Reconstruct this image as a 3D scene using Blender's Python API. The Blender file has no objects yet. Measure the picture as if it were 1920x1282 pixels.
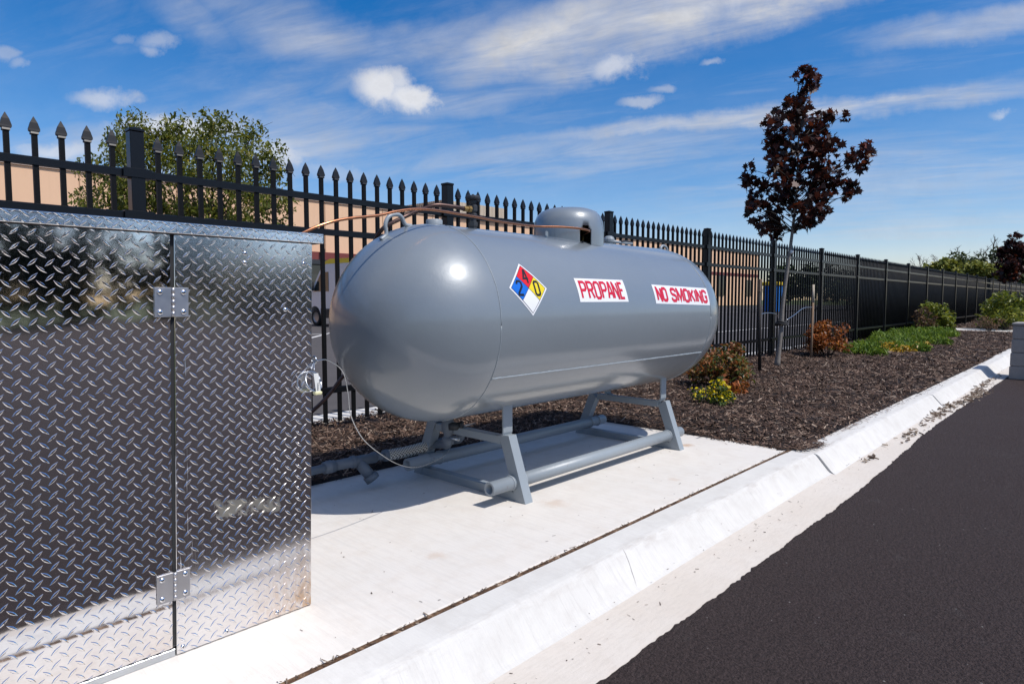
import bpy, math, random
import numpy as np
from mathutils import Vector, Matrix, Euler
random.seed(7); rng = np.random.default_rng(7)
PI = math.pi; R = math.radians
S = bpy.context.scene
C = S.collection

# ------------------------------------------------------------------ camera
# world: X runs along the fence and kerb, Y away from the road, metres
cd = bpy.data.cameras.new('camera'); cam = bpy.data.objects.new('camera', cd); C.objects.link(cam)
cd.sensor_width = 36; cd.lens = 36*1210/1920; cd.clip_start = 0.05; cd.clip_end = 3000
cam.location = (0, 0, 1.0); cam.rotation_euler = (R(90-3.783), 0, R(43-90))
S.camera = cam
S.view_settings.view_transform = 'Standard'; S.view_settings.look = 'None'
S.view_settings.gamma = 1; S.view_settings.exposure = 0.0
S.render.resolution_x = 1024; S.render.resolution_y = 683

# ------------------------------------------------------------------ node helper
class NT:
    def __init__(s, tree): s.t = tree; s.n = tree.nodes; s.l = tree.links; s.n.clear()
    def node(s, typ, **kw):
        n = s.n.new(typ)
        for k, v in kw.items():
            if k == 'ins':
                for a, b in v.items():
                    if hasattr(b, 'is_output') or isinstance(b, bpy.types.NodeSocket): s.l.new(b, n.inputs[a])
                    else: n.inputs[a].default_value = b
            else: setattr(n, k, v)
        return n
    def math(s, op, a, b=0.0, c=0.0, clamp=False):
        n = s.node('ShaderNodeMath', operation=op, ins={0: a, 1: b, 2: c}); n.use_clamp = clamp; return n.outputs[0]
    def vm(s, op, a, b=(0, 0, 0), out=0):
        return s.node('ShaderNodeVectorMath', operation=op, ins={0: a, 1: b}).outputs[out]
    def noise(s, vec, scale, detail=4, rough=.55, dist=0, out=0):
        return s.node('ShaderNodeTexNoise', ins={'Vector': vec, 'Scale': scale, 'Detail': detail, 'Roughness': rough, 'Distortion': dist}).outputs[out]
    def mapr(s, v, a, b, c=0., d=1., smooth=False):
        return s.node('ShaderNodeMapRange', interpolation_type='SMOOTHSTEP' if smooth else 'LINEAR', ins={0: v, 1: a, 2: b, 3: c, 4: d}).outputs[0]
    def ramp(s, v, stops):
        n = s.node('ShaderNodeValToRGB', ins={0: v}); e = n.color_ramp.elements
        while len(e) < len(stops): e.new(.5)
        for i, (p, c) in enumerate(stops): e[i].position = p; e[i].color = (*c, 1)
        return n.outputs[0]
    def mix(s, f, a, b, mode='MIX'):
        n = s.node('ShaderNodeMix', data_type='RGBA', blend_type=mode)
        for k, v in ((0, f), (6, a), (7, b)):
            if isinstance(v, bpy.types.NodeSocket): s.l.new(v, n.inputs[k])
            else: n.inputs[k].default_value = v if k == 0 else (*v[:3], 1)
        return n.outputs[2]
    def mapping(s, vec, scale=(1, 1, 1), rot=(0, 0, 0), loc=(0, 0, 0)):
        return s.node('ShaderNodeMapping', ins={0: vec, 'Location': loc, 'Rotation': rot, 'Scale': scale}).outputs[0]

# ------------------------------------------------------------------ sky and sun
sd = Vector((.14, -.65, 1.0)).normalized()      # towards the sun
sun_el = math.asin(sd.z); sun_rot = math.atan2(sd.x, sd.y)
W = bpy.data.worlds.new('World'); S.world = W; W.use_nodes = True
w = NT(W.node_tree)
sky = w.node('ShaderNodeTexSky', sky_type='NISHITA'); sky.sun_disc = False
sky.sun_elevation = sun_el; sky.sun_rotation = sun_rot; sky.altitude = 0; sky.air_density = 1.0; sky.dust_density = .3; sky.ozone_density = 2.5
gen = w.node('ShaderNodeTexCoord').outputs['Generated']
Hh = (math.cos(R(43)), math.sin(R(43)), 0.); Rr = (math.sin(R(43)), -math.cos(R(43)), 0.)
dF = w.vm('DOT_PRODUCT', gen, Hh, 1); dR = w.vm('DOT_PRODUCT', gen, Rr, 1)
sep = w.node('ShaderNodeSeparateXYZ', ins={0: gen})
dz = sep.outputs[2]
dFs = w.math('MAXIMUM', dF, .08)
u = w.math('DIVIDE', dR, dFs); v = w.math('DIVIDE', dz, dFs)
uv = w.node('ShaderNodeCombineXYZ', ins={0: u, 1: v, 2: 0.}).outputs[0]
def sky_uv(x, y):
    P = R(3.783); a = (x-960)/1210; b = -(y-641)/1210
    fwd = math.cos(P) + b*math.sin(P); up = -math.sin(P) + b*math.cos(P)
    return a/fwd, up/fwd
wob = w.noise(uv, 11, 9, .66, out=1)
wob = w.vm('SUBTRACT', wob, (.5, .5, .5))
uvw = w.vm('ADD', uv, w.vm('MULTIPLY', wob, (.055, .045, 0)))
fine = w.noise(uv, 22, 10, .66)
def blob(x, y, rx, ry, amp, rot=0, vec=uvw, soft=(1.35, .25), rag=1.5):
    cu, cv = sky_uv(x, y)
    m = w.mapping(w.vm('SUBTRACT', vec, (cu, cv, 0)), rot=(0, 0, R(-rot)))
    m = w.vm('MULTIPLY', m, (1210/rx, 1210/ry, 0))
    d = w.vm('LENGTH', m, out=1)
    if rag: d = w.math('ADD', d, w.math('MULTIPLY', w.math('SUBTRACT', fine, .5), rag))
    return w.mapr(d, soft[0], soft[1], 0, amp, True)
def vmax(l):
    r = l[0]
    for a in l[1:]: r = w.math('MAXIMUM', r, a)
    return r
cum = vmax([blob(*a) for a in [
    (715, 162, 62, 38, .95, -4), (772, 180, 68, 30, .95, -16), (745, 150, 50, 26, .8, 0), (190, 187, 70, 22, .62), (298, 78, 44, 18, .42, 12), (12, 98, 32, 16, .4), (38, 118, 20, 12, .35), (285, 96, 22, 14, .4),
    (1150, 122, 58, 30, .72, 12), (1198, 190, 40, 13, .55, 10), (1240, 163, 34, 10, .42), (1885, 214, 34, 11, .5), (1865, 298, 36, 8, .3),
    (618, 208, 46, 12, .3, -16), (340, 238, 150, 26, .85), (520, 290, 60, 34, .75), (620, 318, 110, 24, .4, -8), (110, 283, 110, 20, .7), (1338, 119, 26, 8, .4), (238, 76, 26, 12, .25)]])
# high streaks: noise on a flat cloud layer, drawn out one way
pl = w.node('ShaderNodeCombineXYZ', ins={0: w.math('DIVIDE', sep.outputs[0], w.math('ADD', dz, .12)), 1: w.math('DIVIDE', sep.outputs[1], w.math('ADD', dz, .12)), 2: 0.}).outputs[0]
plr = w.mapping(pl, rot=(0, 0, R(-24))); plr2 = w.mapping(pl, rot=(0, 0, R(-16)), loc=(3, 1, 0))
st1 = w.noise(w.mapping(plr, scale=(1.3, .2, 1)), 2.4, 11, .64, .7)
st2 = w.noise(w.mapping(plr2, scale=(2.2, .7, 1)), 2.6, 8, .6, .8)
st3 = w.noise(pl, .9, 6, .55)
stk = w.math('ADD', w.math('ADD', w.math('MULTIPLY', st1, .42), w.math('MULTIPLY', st2, .28)), w.math('MULTIPLY', st3, .3))
cz = vmax([blob(*a, vec=uvw, soft=(1.25, .1), rag=.55) for a in [
    (1330, 10, 430, 84, 1.25, 14), (1040, 70, 300, 80, .95, 16), (1120, 110, 200, 50, .7, 20), (1500, 212, 640, 26, .85, 5), (1800, 175, 260, 30, .6, 8), (700, 110, 420, 55, .5, 17), (1850, 40, 330, 40, .62, 9),
    (1100, 290, 700, 70, .42, 6), (1650, 330, 600, 120, .4, 3), (350, 290, 620, 110, .60, 6), (560, 60, 260, 70, .6, -20), (880, 190, 300, 40, .4, 10), (360, 30, 120, 50, .4, -25), (1750, 420, 500, 40, .4, 2)]])
cirrus = w.math('MULTIPLY', cz, w.mapr(stk, .35, .60, .25, 1.05, True))
gcir = w.math('MULTIPLY', w.mapr(stk, .42, .66, .08, .8, True), w.mapr(dF, .35, -.2, .28, .85))  # extra cloud added in the unseen sky behind, for fill and reflections
gcir = w.math('MAXIMUM', gcir, w.math('MULTIPLY', w.mapr(dz, .50, .08, 0, .20, True), w.mapr(st3, .35, .6, .5, 1.0)))
cirrus = w.math('MAXIMUM', cirrus, gcir, clamp=True)
cirrus = w.math('MULTIPLY', cirrus, w.mapr(st2, .3, .65, .72, 1.12))
clouds = w.math('MAXIMUM', cum, cirrus, clamp=True)
clouds = w.math('MULTIPLY', clouds, w.mapr(dz, 0.0, .05, 0, 1))
hs = w.node('ShaderNodeHueSaturation', ins={'Saturation': 1.50, 'Value': 1.40, 'Hue': .503, 'Color': sky.outputs[0]}).outputs[0]
SKYS = .089
hs = w.mix(1.0, hs, w.mix(w.mapr(dz, 0, .22), (1.13, .98, 1.10), (.99, .98, 1.05)), 'MULTIPLY')
cl_shade = w.math('MULTIPLY', w.mapr(fine, .3, .7, .85, 1.05), w.mapr(cum, .2, .9, .92, 1.12))
ccol = w.mix(1.0, (8.3, 8.4, 8.8), w.node('ShaderNodeCombineXYZ', ins={0: cl_shade, 1: cl_shade, 2: cl_shade}).outputs[0], 'MULTIPLY')
sc = w.mix(clouds, hs, ccol)
# white glow added round the unseen sun to brighten reflections and fill
aur = w.math('POWER', w.math('MAXIMUM', w.vm('DOT_PRODUCT', gen, tuple(sd), 1), 0.0), 5.0)
aur = w.math('MULTIPLY', aur, .40)
sc = w.mix(1.0, sc, w.mix(aur, (0, 0, 0), (8.5, 8.4, 8.2)), 'ADD')
bg = w.node('ShaderNodeBackground', ins={'Color': sc, 'Strength': SKYS})
w.l.new(bg.outputs[0], w.node('ShaderNodeOutputWorld').inputs[0])

sl = bpy.data.lights.new('sun', 'SUN'); sl.energy = 4.05; sl.angle = R(.53); sl.color = (1, .955, .9)
so = bpy.data.objects.new('sun', sl); C.objects.link(so); so.rotation_euler = sd.to_track_quat('Z', 'Y').to_euler()

# ------------------------------------------------------------------ material helper
MAT = {}
def mat(name, fn):
    m = bpy.data.materials.new(name); m.use_nodes = True; t = NT(m.node_tree)
    out = t.node('ShaderNodeOutputMaterial')
    sh = fn(t); t.l.new(sh, out.inputs[0]); MAT[name] = m; return m
def P(t, col, rough=.5, metal=0., bump=None, bstr=.2, bdist=.01, spec=.5, coat=0, coatr=.1, trans=None, aniso=None):
    ins = {'Base Color': col if isinstance(col, bpy.types.NodeSocket) else (*col, 1), 'Roughness': rough, 'Metallic': metal, 'Specular IOR Level': spec, 'Coat Weight': coat, 'Coat Roughness': coatr}
    n = t.node('ShaderNodeBsdfPrincipled', ins=ins)
    if bump is not None:
        b = t.node('ShaderNodeBump', ins={'Strength': bstr, 'Distance': bdist, 'Height': bump}); t.l.new(b.outputs[0], n.inputs['Normal'])
    return n.outputs[0]
def oc(t): return t.node('ShaderNodeTexCoord').outputs['Object']
def simple(name, col, rough=.5, metal=0., var=.15, vs=6, **kw):
    def f(t):
        c = oc(t); n = t.noise(c, vs, 5)
        cc = t.mix(n, tuple(x*(1-var) for x in col), tuple(min(1, x*(1+var)) for x in col))
        r = t.mapr(t.noise(c, vs*2.3, 3), .3, .7, rough*.85, min(1, rough*1.15))
        return P(t, cc, r, metal, **kw)
    return mat(name, f)

def f_concrete(base, warm, dirt, broom=None):
    def f(t):
        c = oc(t)
        a = t.noise(c, 1.3, 6, .6); b = t.noise(c, 9, 6, .7); g = t.noise(c, 160, 4, .7)
        col = t.mix(t.mapr(a, .35, .65), base, warm)
        col = t.mix(t.mapr(b, .45, .75, 0, .35), col, dirt)
        spk = t.mapr(t.node('ShaderNodeTexVoronoi', ins={'Vector': c, 'Scale': 55}).outputs[0], .03, .07, .5, 0)
        spk = t.math('MULTIPLY', spk, t.mapr(t.noise(c, 7, 2), .5, .62))
        col = t.mix(spk, col, tuple(x*.45 for x in dirt))
        sp2 = t.mapr(t.noise(c, 330, 3, .8), .3, .45, .25, 0)
        col = t.mix(sp2, col, tuple(x*.6 for x in base))
        h = t.math('ADD', t.math('MULTIPLY', g, .5), t.math('MULTIPLY', b, .5))
        if broom and broom[0] == 2.2:
            sx = t.node('ShaderNodeSeparateXYZ', ins={0: c}); lx = t.math('ADD', sx.outputs[0], t.math('MULTIPLY', t.noise(c, 14, 4), .02)); lx = t.math('ADD', lx, t.math('MULTIPLY', sx.outputs[1], -.55))
            ck = t.mapr(t.math('ABSOLUTE', t.math('SUBTRACT', lx, 1.40)), .0012, .0028, 1, 0); ck = t.math('MULTIPLY', ck, t.mapr(t.math('ABSOLUTE', t.math('SUBTRACT', sx.outputs[1], 1.355)), .035, .055, .8, 0)); col = t.mix(ck, col, (.12, .10, .09))
            st_ = t.math('MULTIPLY', t.mapr(t.math('ABSOLUTE', t.math('SUBTRACT', sx.outputs[1], 1.40)), .012, .04, 1, 0), t.mapr(t.noise(t.mapping(c, scale=(.5, 2, 1)), 9, 6, .7), .5, .72, 0, .6)); col = t.mix(st_, col, (.36, .31, .27))
            dn = t.math('MULTIPLY', t.mapr(t.noise(t.mapping(c, scale=(3.5, .25, .25)), 22, 5, .7), .55, .7, 0, .32), t.mapr(sx.outputs[1], 1.42, 1.38)); col = t.mix(dn, col, (.38, .36, .34))
        if broom and broom[0] == 1:
            for (ax_, ay_, ar_) in ((4.02, 2.11, .07), (2.42, 1.97, .10), (3.2, 1.75, .05), (1.6, 1.9, .06)):
                dd = t.vm('LENGTH', t.vm('SUBTRACT', c, (ax_, ay_, 0)), out=1); dd = t.math('ADD', dd, t.math('MULTIPLY', t.math('SUBTRACT', t.noise(c, 25, 6, .7), .5), ar_*1.6))
                col = t.mix(t.mapr(dd, ar_, .0, 0, .8 if ar_ == .07 else .3, True), col, (.46, .27, .14))
        if broom:
            br = t.noise(t.mapping(c, scale=broom), 60, 4, .7)
            h = t.math('ADD', h, t.math('MULTIPLY', br, 1.2))
            col = t.mix(t.mapr(br, .35, .55, .3, 0), col, tuple(x*.8 for x in base))
        return P(t, col, .85, bump=h, bstr=.35, bdist=.004, spec=.3)
    return f
mat('concrete_pad', f_concrete((.675, .64, .59), (.705, .66, .60), (.54, .46, .38), (1, .07, 1)))
mat('concrete_curb', f_concrete((.68, .66, .62), (.62, .60, .56), (.42, .38, .34), (2.2, .12, .12)))
mat('concrete_gutter', f_concrete((.60, .54, .47), (.635, .58, .515), (.58, .50, .42), (.3, 1.4, 1)))
def f_asph(t):
    c = oc(t)
    vo = t.node('ShaderNodeTexVoronoi', ins={'Vector': c, 'Scale': 120}); g = t.noise(c, 240, 4, .8); l = t.noise(c, .9, 5, .6)
    col = t.mix(g, (.024, .0165, .0155), (.070, .050, .0465))
    col = t.mix(t.mapr(l, .3, .7, 0, .35), col, (.058, .047, .045))
    m = t.math('MAXIMUM', t.mapr(t.noise(c, 5, 6, .7), .60, .75, 0, .3), t.math('MULTIPLY', t.mapr(t.noise(t.mapping(c, scale=(.25, 2.2, 1)), 6, 7, .75), .60, .72, 0, .22), t.mapr(t.noise(c, 1.1, 2), .45, .6))); col = t.mix(m, col, (.10, .092, .088))
    pale = t.math('MULTIPLY', t.mapr(vo.outputs[0], .05, .12, 1, 0), t.mapr(t.node('ShaderNodeSeparateColor', ins={0: vo.outputs[1]}).outputs[0], .93, .95))
    col = t.mix(pale, col, (.25, .23, .21))
    gg = t.noise(c, 75, 6, .8); col = t.mix(t.mapr(gg, .36, .62), t.mix(1., col, (.50, .48, .47), 'MULTIPLY'), t.mix(1., col, (1.45, 1.42, 1.40), 'MULTIPLY'))
    v2 = t.node('ShaderNodeTexVoronoi', ins={'Vector': c, 'Scale': 22}); sp = t.math('MULTIPLY', t.mapr(v2.outputs[0], .04, .09, 1, 0), t.mapr(t.node('ShaderNodeSeparateColor', ins={0: v2.outputs[1]}).outputs[0], .80, .84)); col = t.mix(sp, col, (.30, .28, .26))
    h = t.math('ADD', vo.outputs[0], t.math('MULTIPLY', g, .8)); h = t.math('ADD', h, t.math('MULTIPLY', t.noise(c, 45, 5, .75), 2.2))
    return P(t, col, .85, bump=h, bstr=.9, bdist=.008, spec=.2)
mat('asphalt', f_asph)
mat('asphalt_old', lambda t: P(t, t.mix(t.noise(oc(t), 3, 8, .75), (.055, .048, .046), (.095, .085, .081)), .9, bump=t.noise(oc(t), 60, 4), bstr=.4))
def f_mulch(t):
    c = oc(t); n = t.noise(c, 60, 6, .7); n2 = t.noise(t.mapping(c, scale=(1, 3, 1), rot=(0, 0, .6)), 45, 5, .7)
    col = t.ramp(n2, [(.3, (.008, .005, .004)), (.55, (.035, .02, .014)), (.75, (.09, .058, .04))])
    return P(t, col, .9, bump=t.math('ADD', n, n2), bstr=1, bdist=.02)
mat('mulch', f_mulch)
mat('joint_dirt', lambda t: P(t, t.ramp(t.noise(oc(t), 30, 6, .7), [(.3, (.03, .015, .008)), (.52, (.10, .05, .022)), (.62, (.24, .15, .09)), (.70, (.48, .42, .35))]), .9))
def island(t): return t.node('ShaderNodeNewGeometry').outputs['Random Per Island']
def f_chip(t):
    r = island(t); c = oc(t)
    col = t.ramp(r, [(0, (.020, .012, .009)), (.3, (.064, .037, .026)), (.62, (.135, .080, .055)), (.83, (.22, .14, .100)), (.93, (.38, .27, .20)), (1, (.46, .36, .28))])
    col = t.mix(t.mapr(t.noise(c, 200, 3), .3, .7), col, t.mix(1., col, (.6, .6, .6), 'MULTIPLY'))
    return P(t, col, .7, spec=.22)
mat('wood_chip', f_chip)
mat('dry_clod', lambda t: P(t, t.ramp(island(t), [(0, (.05, .03, .02)), (.6, (.12, .08, .055)), (1, (.3, .24, .18))]), .9))
def f_tank(t):
    c = oc(t)
    l = t.noise(c, 2.2, 4); f = t.noise(c, 170, 3, .6); m = t.noise(c, 16, 5, .6)
    col = t.mix(l, (.192, .221, .244), (.222, .251, .274))
    scr = t.math('MULTIPLY', t.mapr(t.noise(t.mapping(c, scale=(1, 5, 5)), 30, 6, .75), .64, .68), t.mapr(t.noise(c, 1.6, 3), .58, .66))
    col = t.mix(t.math('MULTIPLY', scr, .35), col, (.36, .39, .42))
    h = t.math('ADD', t.math('MULTIPLY', f, .5), t.math('MULTIPLY', m, 1.1)); h = t.math('ADD', h, t.math('MULTIPLY', scr, .5))
    return P(t, col, t.mapr(m, .3, .7, .36, .44), .08, bump=h, bstr=.15, bdist=.006, spec=.5, coat=1.0, coatr=.15)
mat('tank_paint', f_tank)
def f_tframe(t):
    c = oc(t); n = t.noise(c, 6, 5); col = t.mix(n, (.25, .285, .31), (.29, .325, .35))
    r = t.mapr(t.noise(c, 22, 6, .7), .66, .74, 0, .7); col = t.mix(r, col, (.16, .09, .05))
    return P(t, col, .42, bump=t.noise(c, 60, 4), bstr=.15, bdist=.004, spec=.6)
mat('frame_paint', f_tframe)
simple('frame_paint_shaded', (.14, .165, .195), .5, 0, .15, 12)  # frame paint darkened for the pipes: shade under the tank put into the colour
simple('pipe_dark', (.02, .022, .025), .5)
def f_plate(lo, hi, smear, rust):
    def f(t):
        c = oc(t)
        br = t.noise(t.mapping(c, scale=(1.2, 1, 26)), 9, 5, .7)       # rolled streaks across
        n = t.noise(c, 3.2, 6, .65); dr = t.noise(t.mapping(c, scale=(30, 1, 1.3)), 5, 5, .7)
        rr = t.mapr(n, .3, .75, lo, hi); rr = t.math('ADD', rr, t.math('MULTIPLY', t.mapr(br, .45, .8), smear))
        rr = t.math('ADD', rr, t.math('MULTIPLY', t.mapr(dr, .60, .74), .05))
        col = t.mix(br, (.66, .65, .66), (.86, .85, .86))
        sp = t.node('ShaderNodeSeparateXYZ', ins={0: c})
        if rust:
            m = t.math('MULTIPLY', t.mapr(sp.outputs[2], .28, .0), t.mapr(sp.outputs[0], .82, 1.06))
            m = t.math('MULTIPLY', m, t.mapr(t.noise(t.mapping(c, scale=(3, 1, 1)), 14, 6, .7, 1.), .35, .6))
        else:
            m = t.math('MULTIPLY', t.mapr(sp.outputs[2], .14, .0), t.mapr(t.noise(c, 8, 6, .7), .4, .75, 0, .5))
        col = t.mix(m, col, (.55, .34, .17)); rr = t.math('ADD', rr, t.math('MULTIPLY', m, .25))
        if rust: x0, x1, z0, z1, sl_, rc = .752, .958, .350, .402, -.14, (.55, .50, .36)
        else: x0, x1, z0, z1, sl_, rc = .05, .350, .475, .522, .0, (.62, .60, .58)
        zz = t.math('SUBTRACT', sp.outputs[2], t.math('MULTIPLY', t.math('SUBTRACT', sp.outputs[0], (x0+x1)/2), sl_)); wn_ = t.math('MULTIPLY', t.math('SUBTRACT', t.noise(c, 45, 5, .7), .5), .03)
        ex = t.math('SUBTRACT', t.math('ABSOLUTE', t.math('SUBTRACT', sp.outputs[0], (x0+x1)/2)), (x1-x0)/2); ez = t.math('SUBTRACT', t.math('ABSOLUTE', t.math('SUBTRACT', zz, (z0+z1)/2)), (z1-z0)/2)
        ed_ = t.math('ADD', t.math('MAXIMUM', ex, ez), wn_); pm_ = t.mapr(ed_, .003, -.004, 0, .62 if rust else .35)
        pm_ = t.math('MULTIPLY', pm_, t.mapr(t.noise(c, 38, 5, .7), .38, .55, .25, 1))
        col = t.mix(pm_, col, rc); rr = t.math('ADD', rr, t.math('MULTIPLY', pm_, .45))
        drip = t.math('MULTIPLY', t.mapr(t.noise(t.mapping(c, scale=(60, 1, 2.2)), 3, 4, .6), .62, .70), t.math('MULTIPLY', t.mapr(t.math('ABSOLUTE', t.math('SUBTRACT', sp.outputs[0], .66)), .05, .01), t.mapr(sp.outputs[2], 1.0, .9)))
        col = t.mix(t.math('MULTIPLY', drip, .5), col, (.8, .8, .8)); rr = t.math('ADD', rr, t.math('MULTIPLY', drip, .4))
        h = t.math('ADD', t.math('MULTIPLY', t.noise(c, 3, 2), .9), t.math('MULTIPLY', t.noise(c, 90, 3), .01))
        return P(t, col, rr, 1.0, bump=h, bstr=.25, bdist=.006)
    return f
mat('plate_door', f_plate(.03, .07, .03, False))
mat('plate_side', f_plate(.09, .14, .03, True))
simple('galvanised', (.55, .58, .61), .38, 1., .2, 14)
simple('aluminium', (.50, .49, .50), .45, 1., .06, 20)
simple('chrome', (.8, .8, .82), .16, 1., .05)
def f_fence(t):
    c = oc(t); n = t.noise(c, 30, 4)
    return P(t, t.mix(n, (.0045, .005, .0065), (.006, .007, .009)), .30, spec=.28, bump=n, bstr=.04, bdist=.002)
mat('black_paint', f_fence)
mat('black_gloss', lambda t: P(t, (.006, .0065, .008), .42, spec=.35))
mat('black_matte', lambda t: P(t, (.006, .0065, .0075), .5, spec=.12))
simple('copper', (.62, .26, .13), .3, 1., .25, 12)
simple('copper_dull', (.11, .07, .06), .42, .8, .3, 12)
simple('brass', (.45, .30, .12), .35, 1., .2, 20)
simple('cast_iron', (.05, .052, .055), .5, .3, .3, 30)
simple('zinc', (.50, .52, .54), .3, 1., .15, 40)
simple('red_ink', (.62, .008, .03), .35, 0, .06); simple('white_vinyl', (.80, .80, .81), .35, 0, .03)
simple('black_ink', (.006, .006, .007), .4); simple('red_vinyl', (.70, .008, .012), .35, 0, .05)
simple('blue_vinyl', (.006, .14, .60), .35, 0, .05); simple('yellow_vinyl', (.80, .62, .008), .35, 0, .05)
simple('paper', (.72, .72, .68), .7); simple('tape', (.75, .72, .42), .4)
simple('rubber', (.02, .02, .021), .7); simple('stake_wood', (.20, .13, .08), .85, 0, .4, 30); simple('stake_metal', (.018, .014, .012), .7)
simple('wood_pale', (.42, .36, .28), .8, 0, .3, 30)
def f_braid(t):
    c = oc(t)
    w1 = t.node('ShaderNodeTexWave', wave_type='BANDS', bands_direction='DIAGONAL', ins={'Vector': c, 'Scale': 34, 'Distortion': 0}).outputs['Fac']
    w2 = t.node('ShaderNodeTexWave', wave_type='BANDS', bands_direction='DIAGONAL', ins={'Vector': t.mapping(c, scale=(-1, 1, 1)), 'Scale': 34}).outputs['Fac']
    h = t.math('MAXIMUM', w1, w2)
    return P(t, t.mix(t.mapr(h, .5, .95), (.10, .09, .075), (.72, .68, .60)), .5, 0, bump=h, bstr=.9, bdist=.003)
mat('braid', f_braid)
def f_wall(t):
    c = oc(t); n = t.noise(c, .25, 5); s = t.noise(t.mapping(c, scale=(3, 1, .3)), 1.2, 5)
    col = t.mix(n, (.72, .455, .285), (.78, .505, .325)); col = t.mix(t.mapr(s, .5, .8, 0, .25), col, (.60, .385, .245))
    return P(t, col, .85, bump=t.noise(c, 12, 4), bstr=.2)
mat('tan_wall', f_wall)
simple('tan_joint', (.38, .23, .14), .9); simple('wall_red', (.17, .035, .03), .7); simple('wall_dark', (.03, .032, .036), .5)
simple('rib_pale', (.62, .52, .40), .6); simple('rib_shaded', (.22, .16, .11), .7); simple('coping', (.55, .42, .34), .6)  # brown ribs: shaded side of the pale block, shade put into the colour
mat('glass_dark', lambda t: P(t, (.012, .02, .025), .06, spec=.8))
simple('van_white', (.62, .64, .68), .3, 0, .04, coat=.5); simple('yellow_paint', (.80, .55, .02), .4); simple('bumper_black', (.025, .025, .027), .6)
simple('rim_grey', (.3, .3, .31), .4, .8); simple('bin_blue', (.01, .17, .55), .5)
simple('white_line', (.62, .60, .57), .8, 0, .25, 5); simple('tyre', (.012, .012, .012), .8)
def f_block(t):
    c = oc(t); n = t.noise(c, 9, 6, .65); g = t.noise(c, 120, 4, .7)
    col = t.mix(n, (.23, .215, .205), (.33, .31, .295)); col = t.mix(t.mapr(g, .3, .5, .5, 0), col, (.12, .11, .11))
    return P(t, col, .9, bump=t.math('ADD', g, n), bstr=.5, bdist=.008)
mat('stone_block', f_block)
def f_leaf(stops, tr=.3, rough=.45):
    def f(t):
        col = t.ramp(island(t), stops)
        p = P(t, col, rough, spec=.45)
        tl = t.node('ShaderNodeBsdfTranslucent', ins={'Color': t.mix(1., col, (1.3, 1.25, .8), 'MULTIPLY')}).outputs[0]
        return t.node('ShaderNodeMixShader', ins={0: tr, 1: p, 2: tl}).outputs[0]
    return f
mat('leaf_maple', f_leaf([(0, (.014, .006, .007)), (.5, (.032, .011, .011)), (.8, (.065, .017, .013)), (1, (.13, .03, .016))], .3, .5))
mat('leaf_pear', f_leaf([(0, (.06, .075, .014)), (.5, (.13, .155, .026)), (.85, (.22, .24, .045)), (1, (.30, .25, .06))], .5))
mat('leaf_red', f_leaf([(0, (.05, .075, .015)), (.35, (.11, .12, .028)), (.55, (.20, .10, .025)), (.82, (.30, .09, .03)), (1, (.50, .24, .12))], .3))
mat('leaf_orange', f_leaf([(0, (.06, .06, .015)), (.3, (.18, .055, .014)), (.7, (.36, .10, .02)), (1, (.55, .22, .06))], .3))
mat('leaf_lime', f_leaf([(0, (.06, .09, .012)), (.5, (.14, .18, .02)), (1, (.30, .30, .04))], .35))
mat('leaf_green', f_leaf([(0, (.02, .04, .008)), (.5, (.045, .09, .012)), (1, (.10, .16, .02))], .35))
mat('leaf_far', f_leaf([(0, (.022, .036, .012)), (.5, (.045, .065, .018)), (1, (.09, .11, .03))], .2, .7))
mat('leaf_far_lime', f_leaf([(0, (.09, .11, .015)), (.5, (.17, .19, .025)), (1, (.28, .27, .05))], .2, .7))
mat('leaf_dark', lambda t: P(t, t.ramp(island(t), [(0, (.006, .010, .008)), (1, (.018, .026, .014))]), .8, spec=.1))
mat('leaf_juniper', f_leaf([(0, (.05, .10, .012)), (.5, (.12, .21, .025)), (1, (.24, .32, .045))], .3, .6))
mat('petal_yellow', f_leaf([(0, (.62, .45, .005)), (1, (.85, .70, .01))], .25))
mat('leaf_amber', f_leaf([(0, (.30, .16, .02)), (.5, (.45, .28, .03)), (1, (.55, .38, .06))], .3))
mat('leaf_dry', f_leaf([(0, (.06, .035, .02)), (1, (.22, .13, .08))], .2, .7))
def f_bark(a, b):
    def f(t):
        c = oc(t); n = t.noise(t.mapping(c, scale=(1, 1, 5)), 18, 5, .7)
        return P(t, t.mix(n, a, b), .85, bump=n, bstr=.5, bdist=.006)
    return f
mat('bark_grey', f_bark((.12, .105, .09), (.30, .27, .235))); mat('bark_dark', f_bark((.016, .012, .010), (.045, .036, .028))); mat('bark_far', f_bark((.10, .085, .07), (.17, .15, .125)))
mat('grass', lambda t: P(t, t.mix(t.noise(oc(t), .4, 6, .7), (.05, .075, .018), (.11, .12, .03)), .9))

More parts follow.
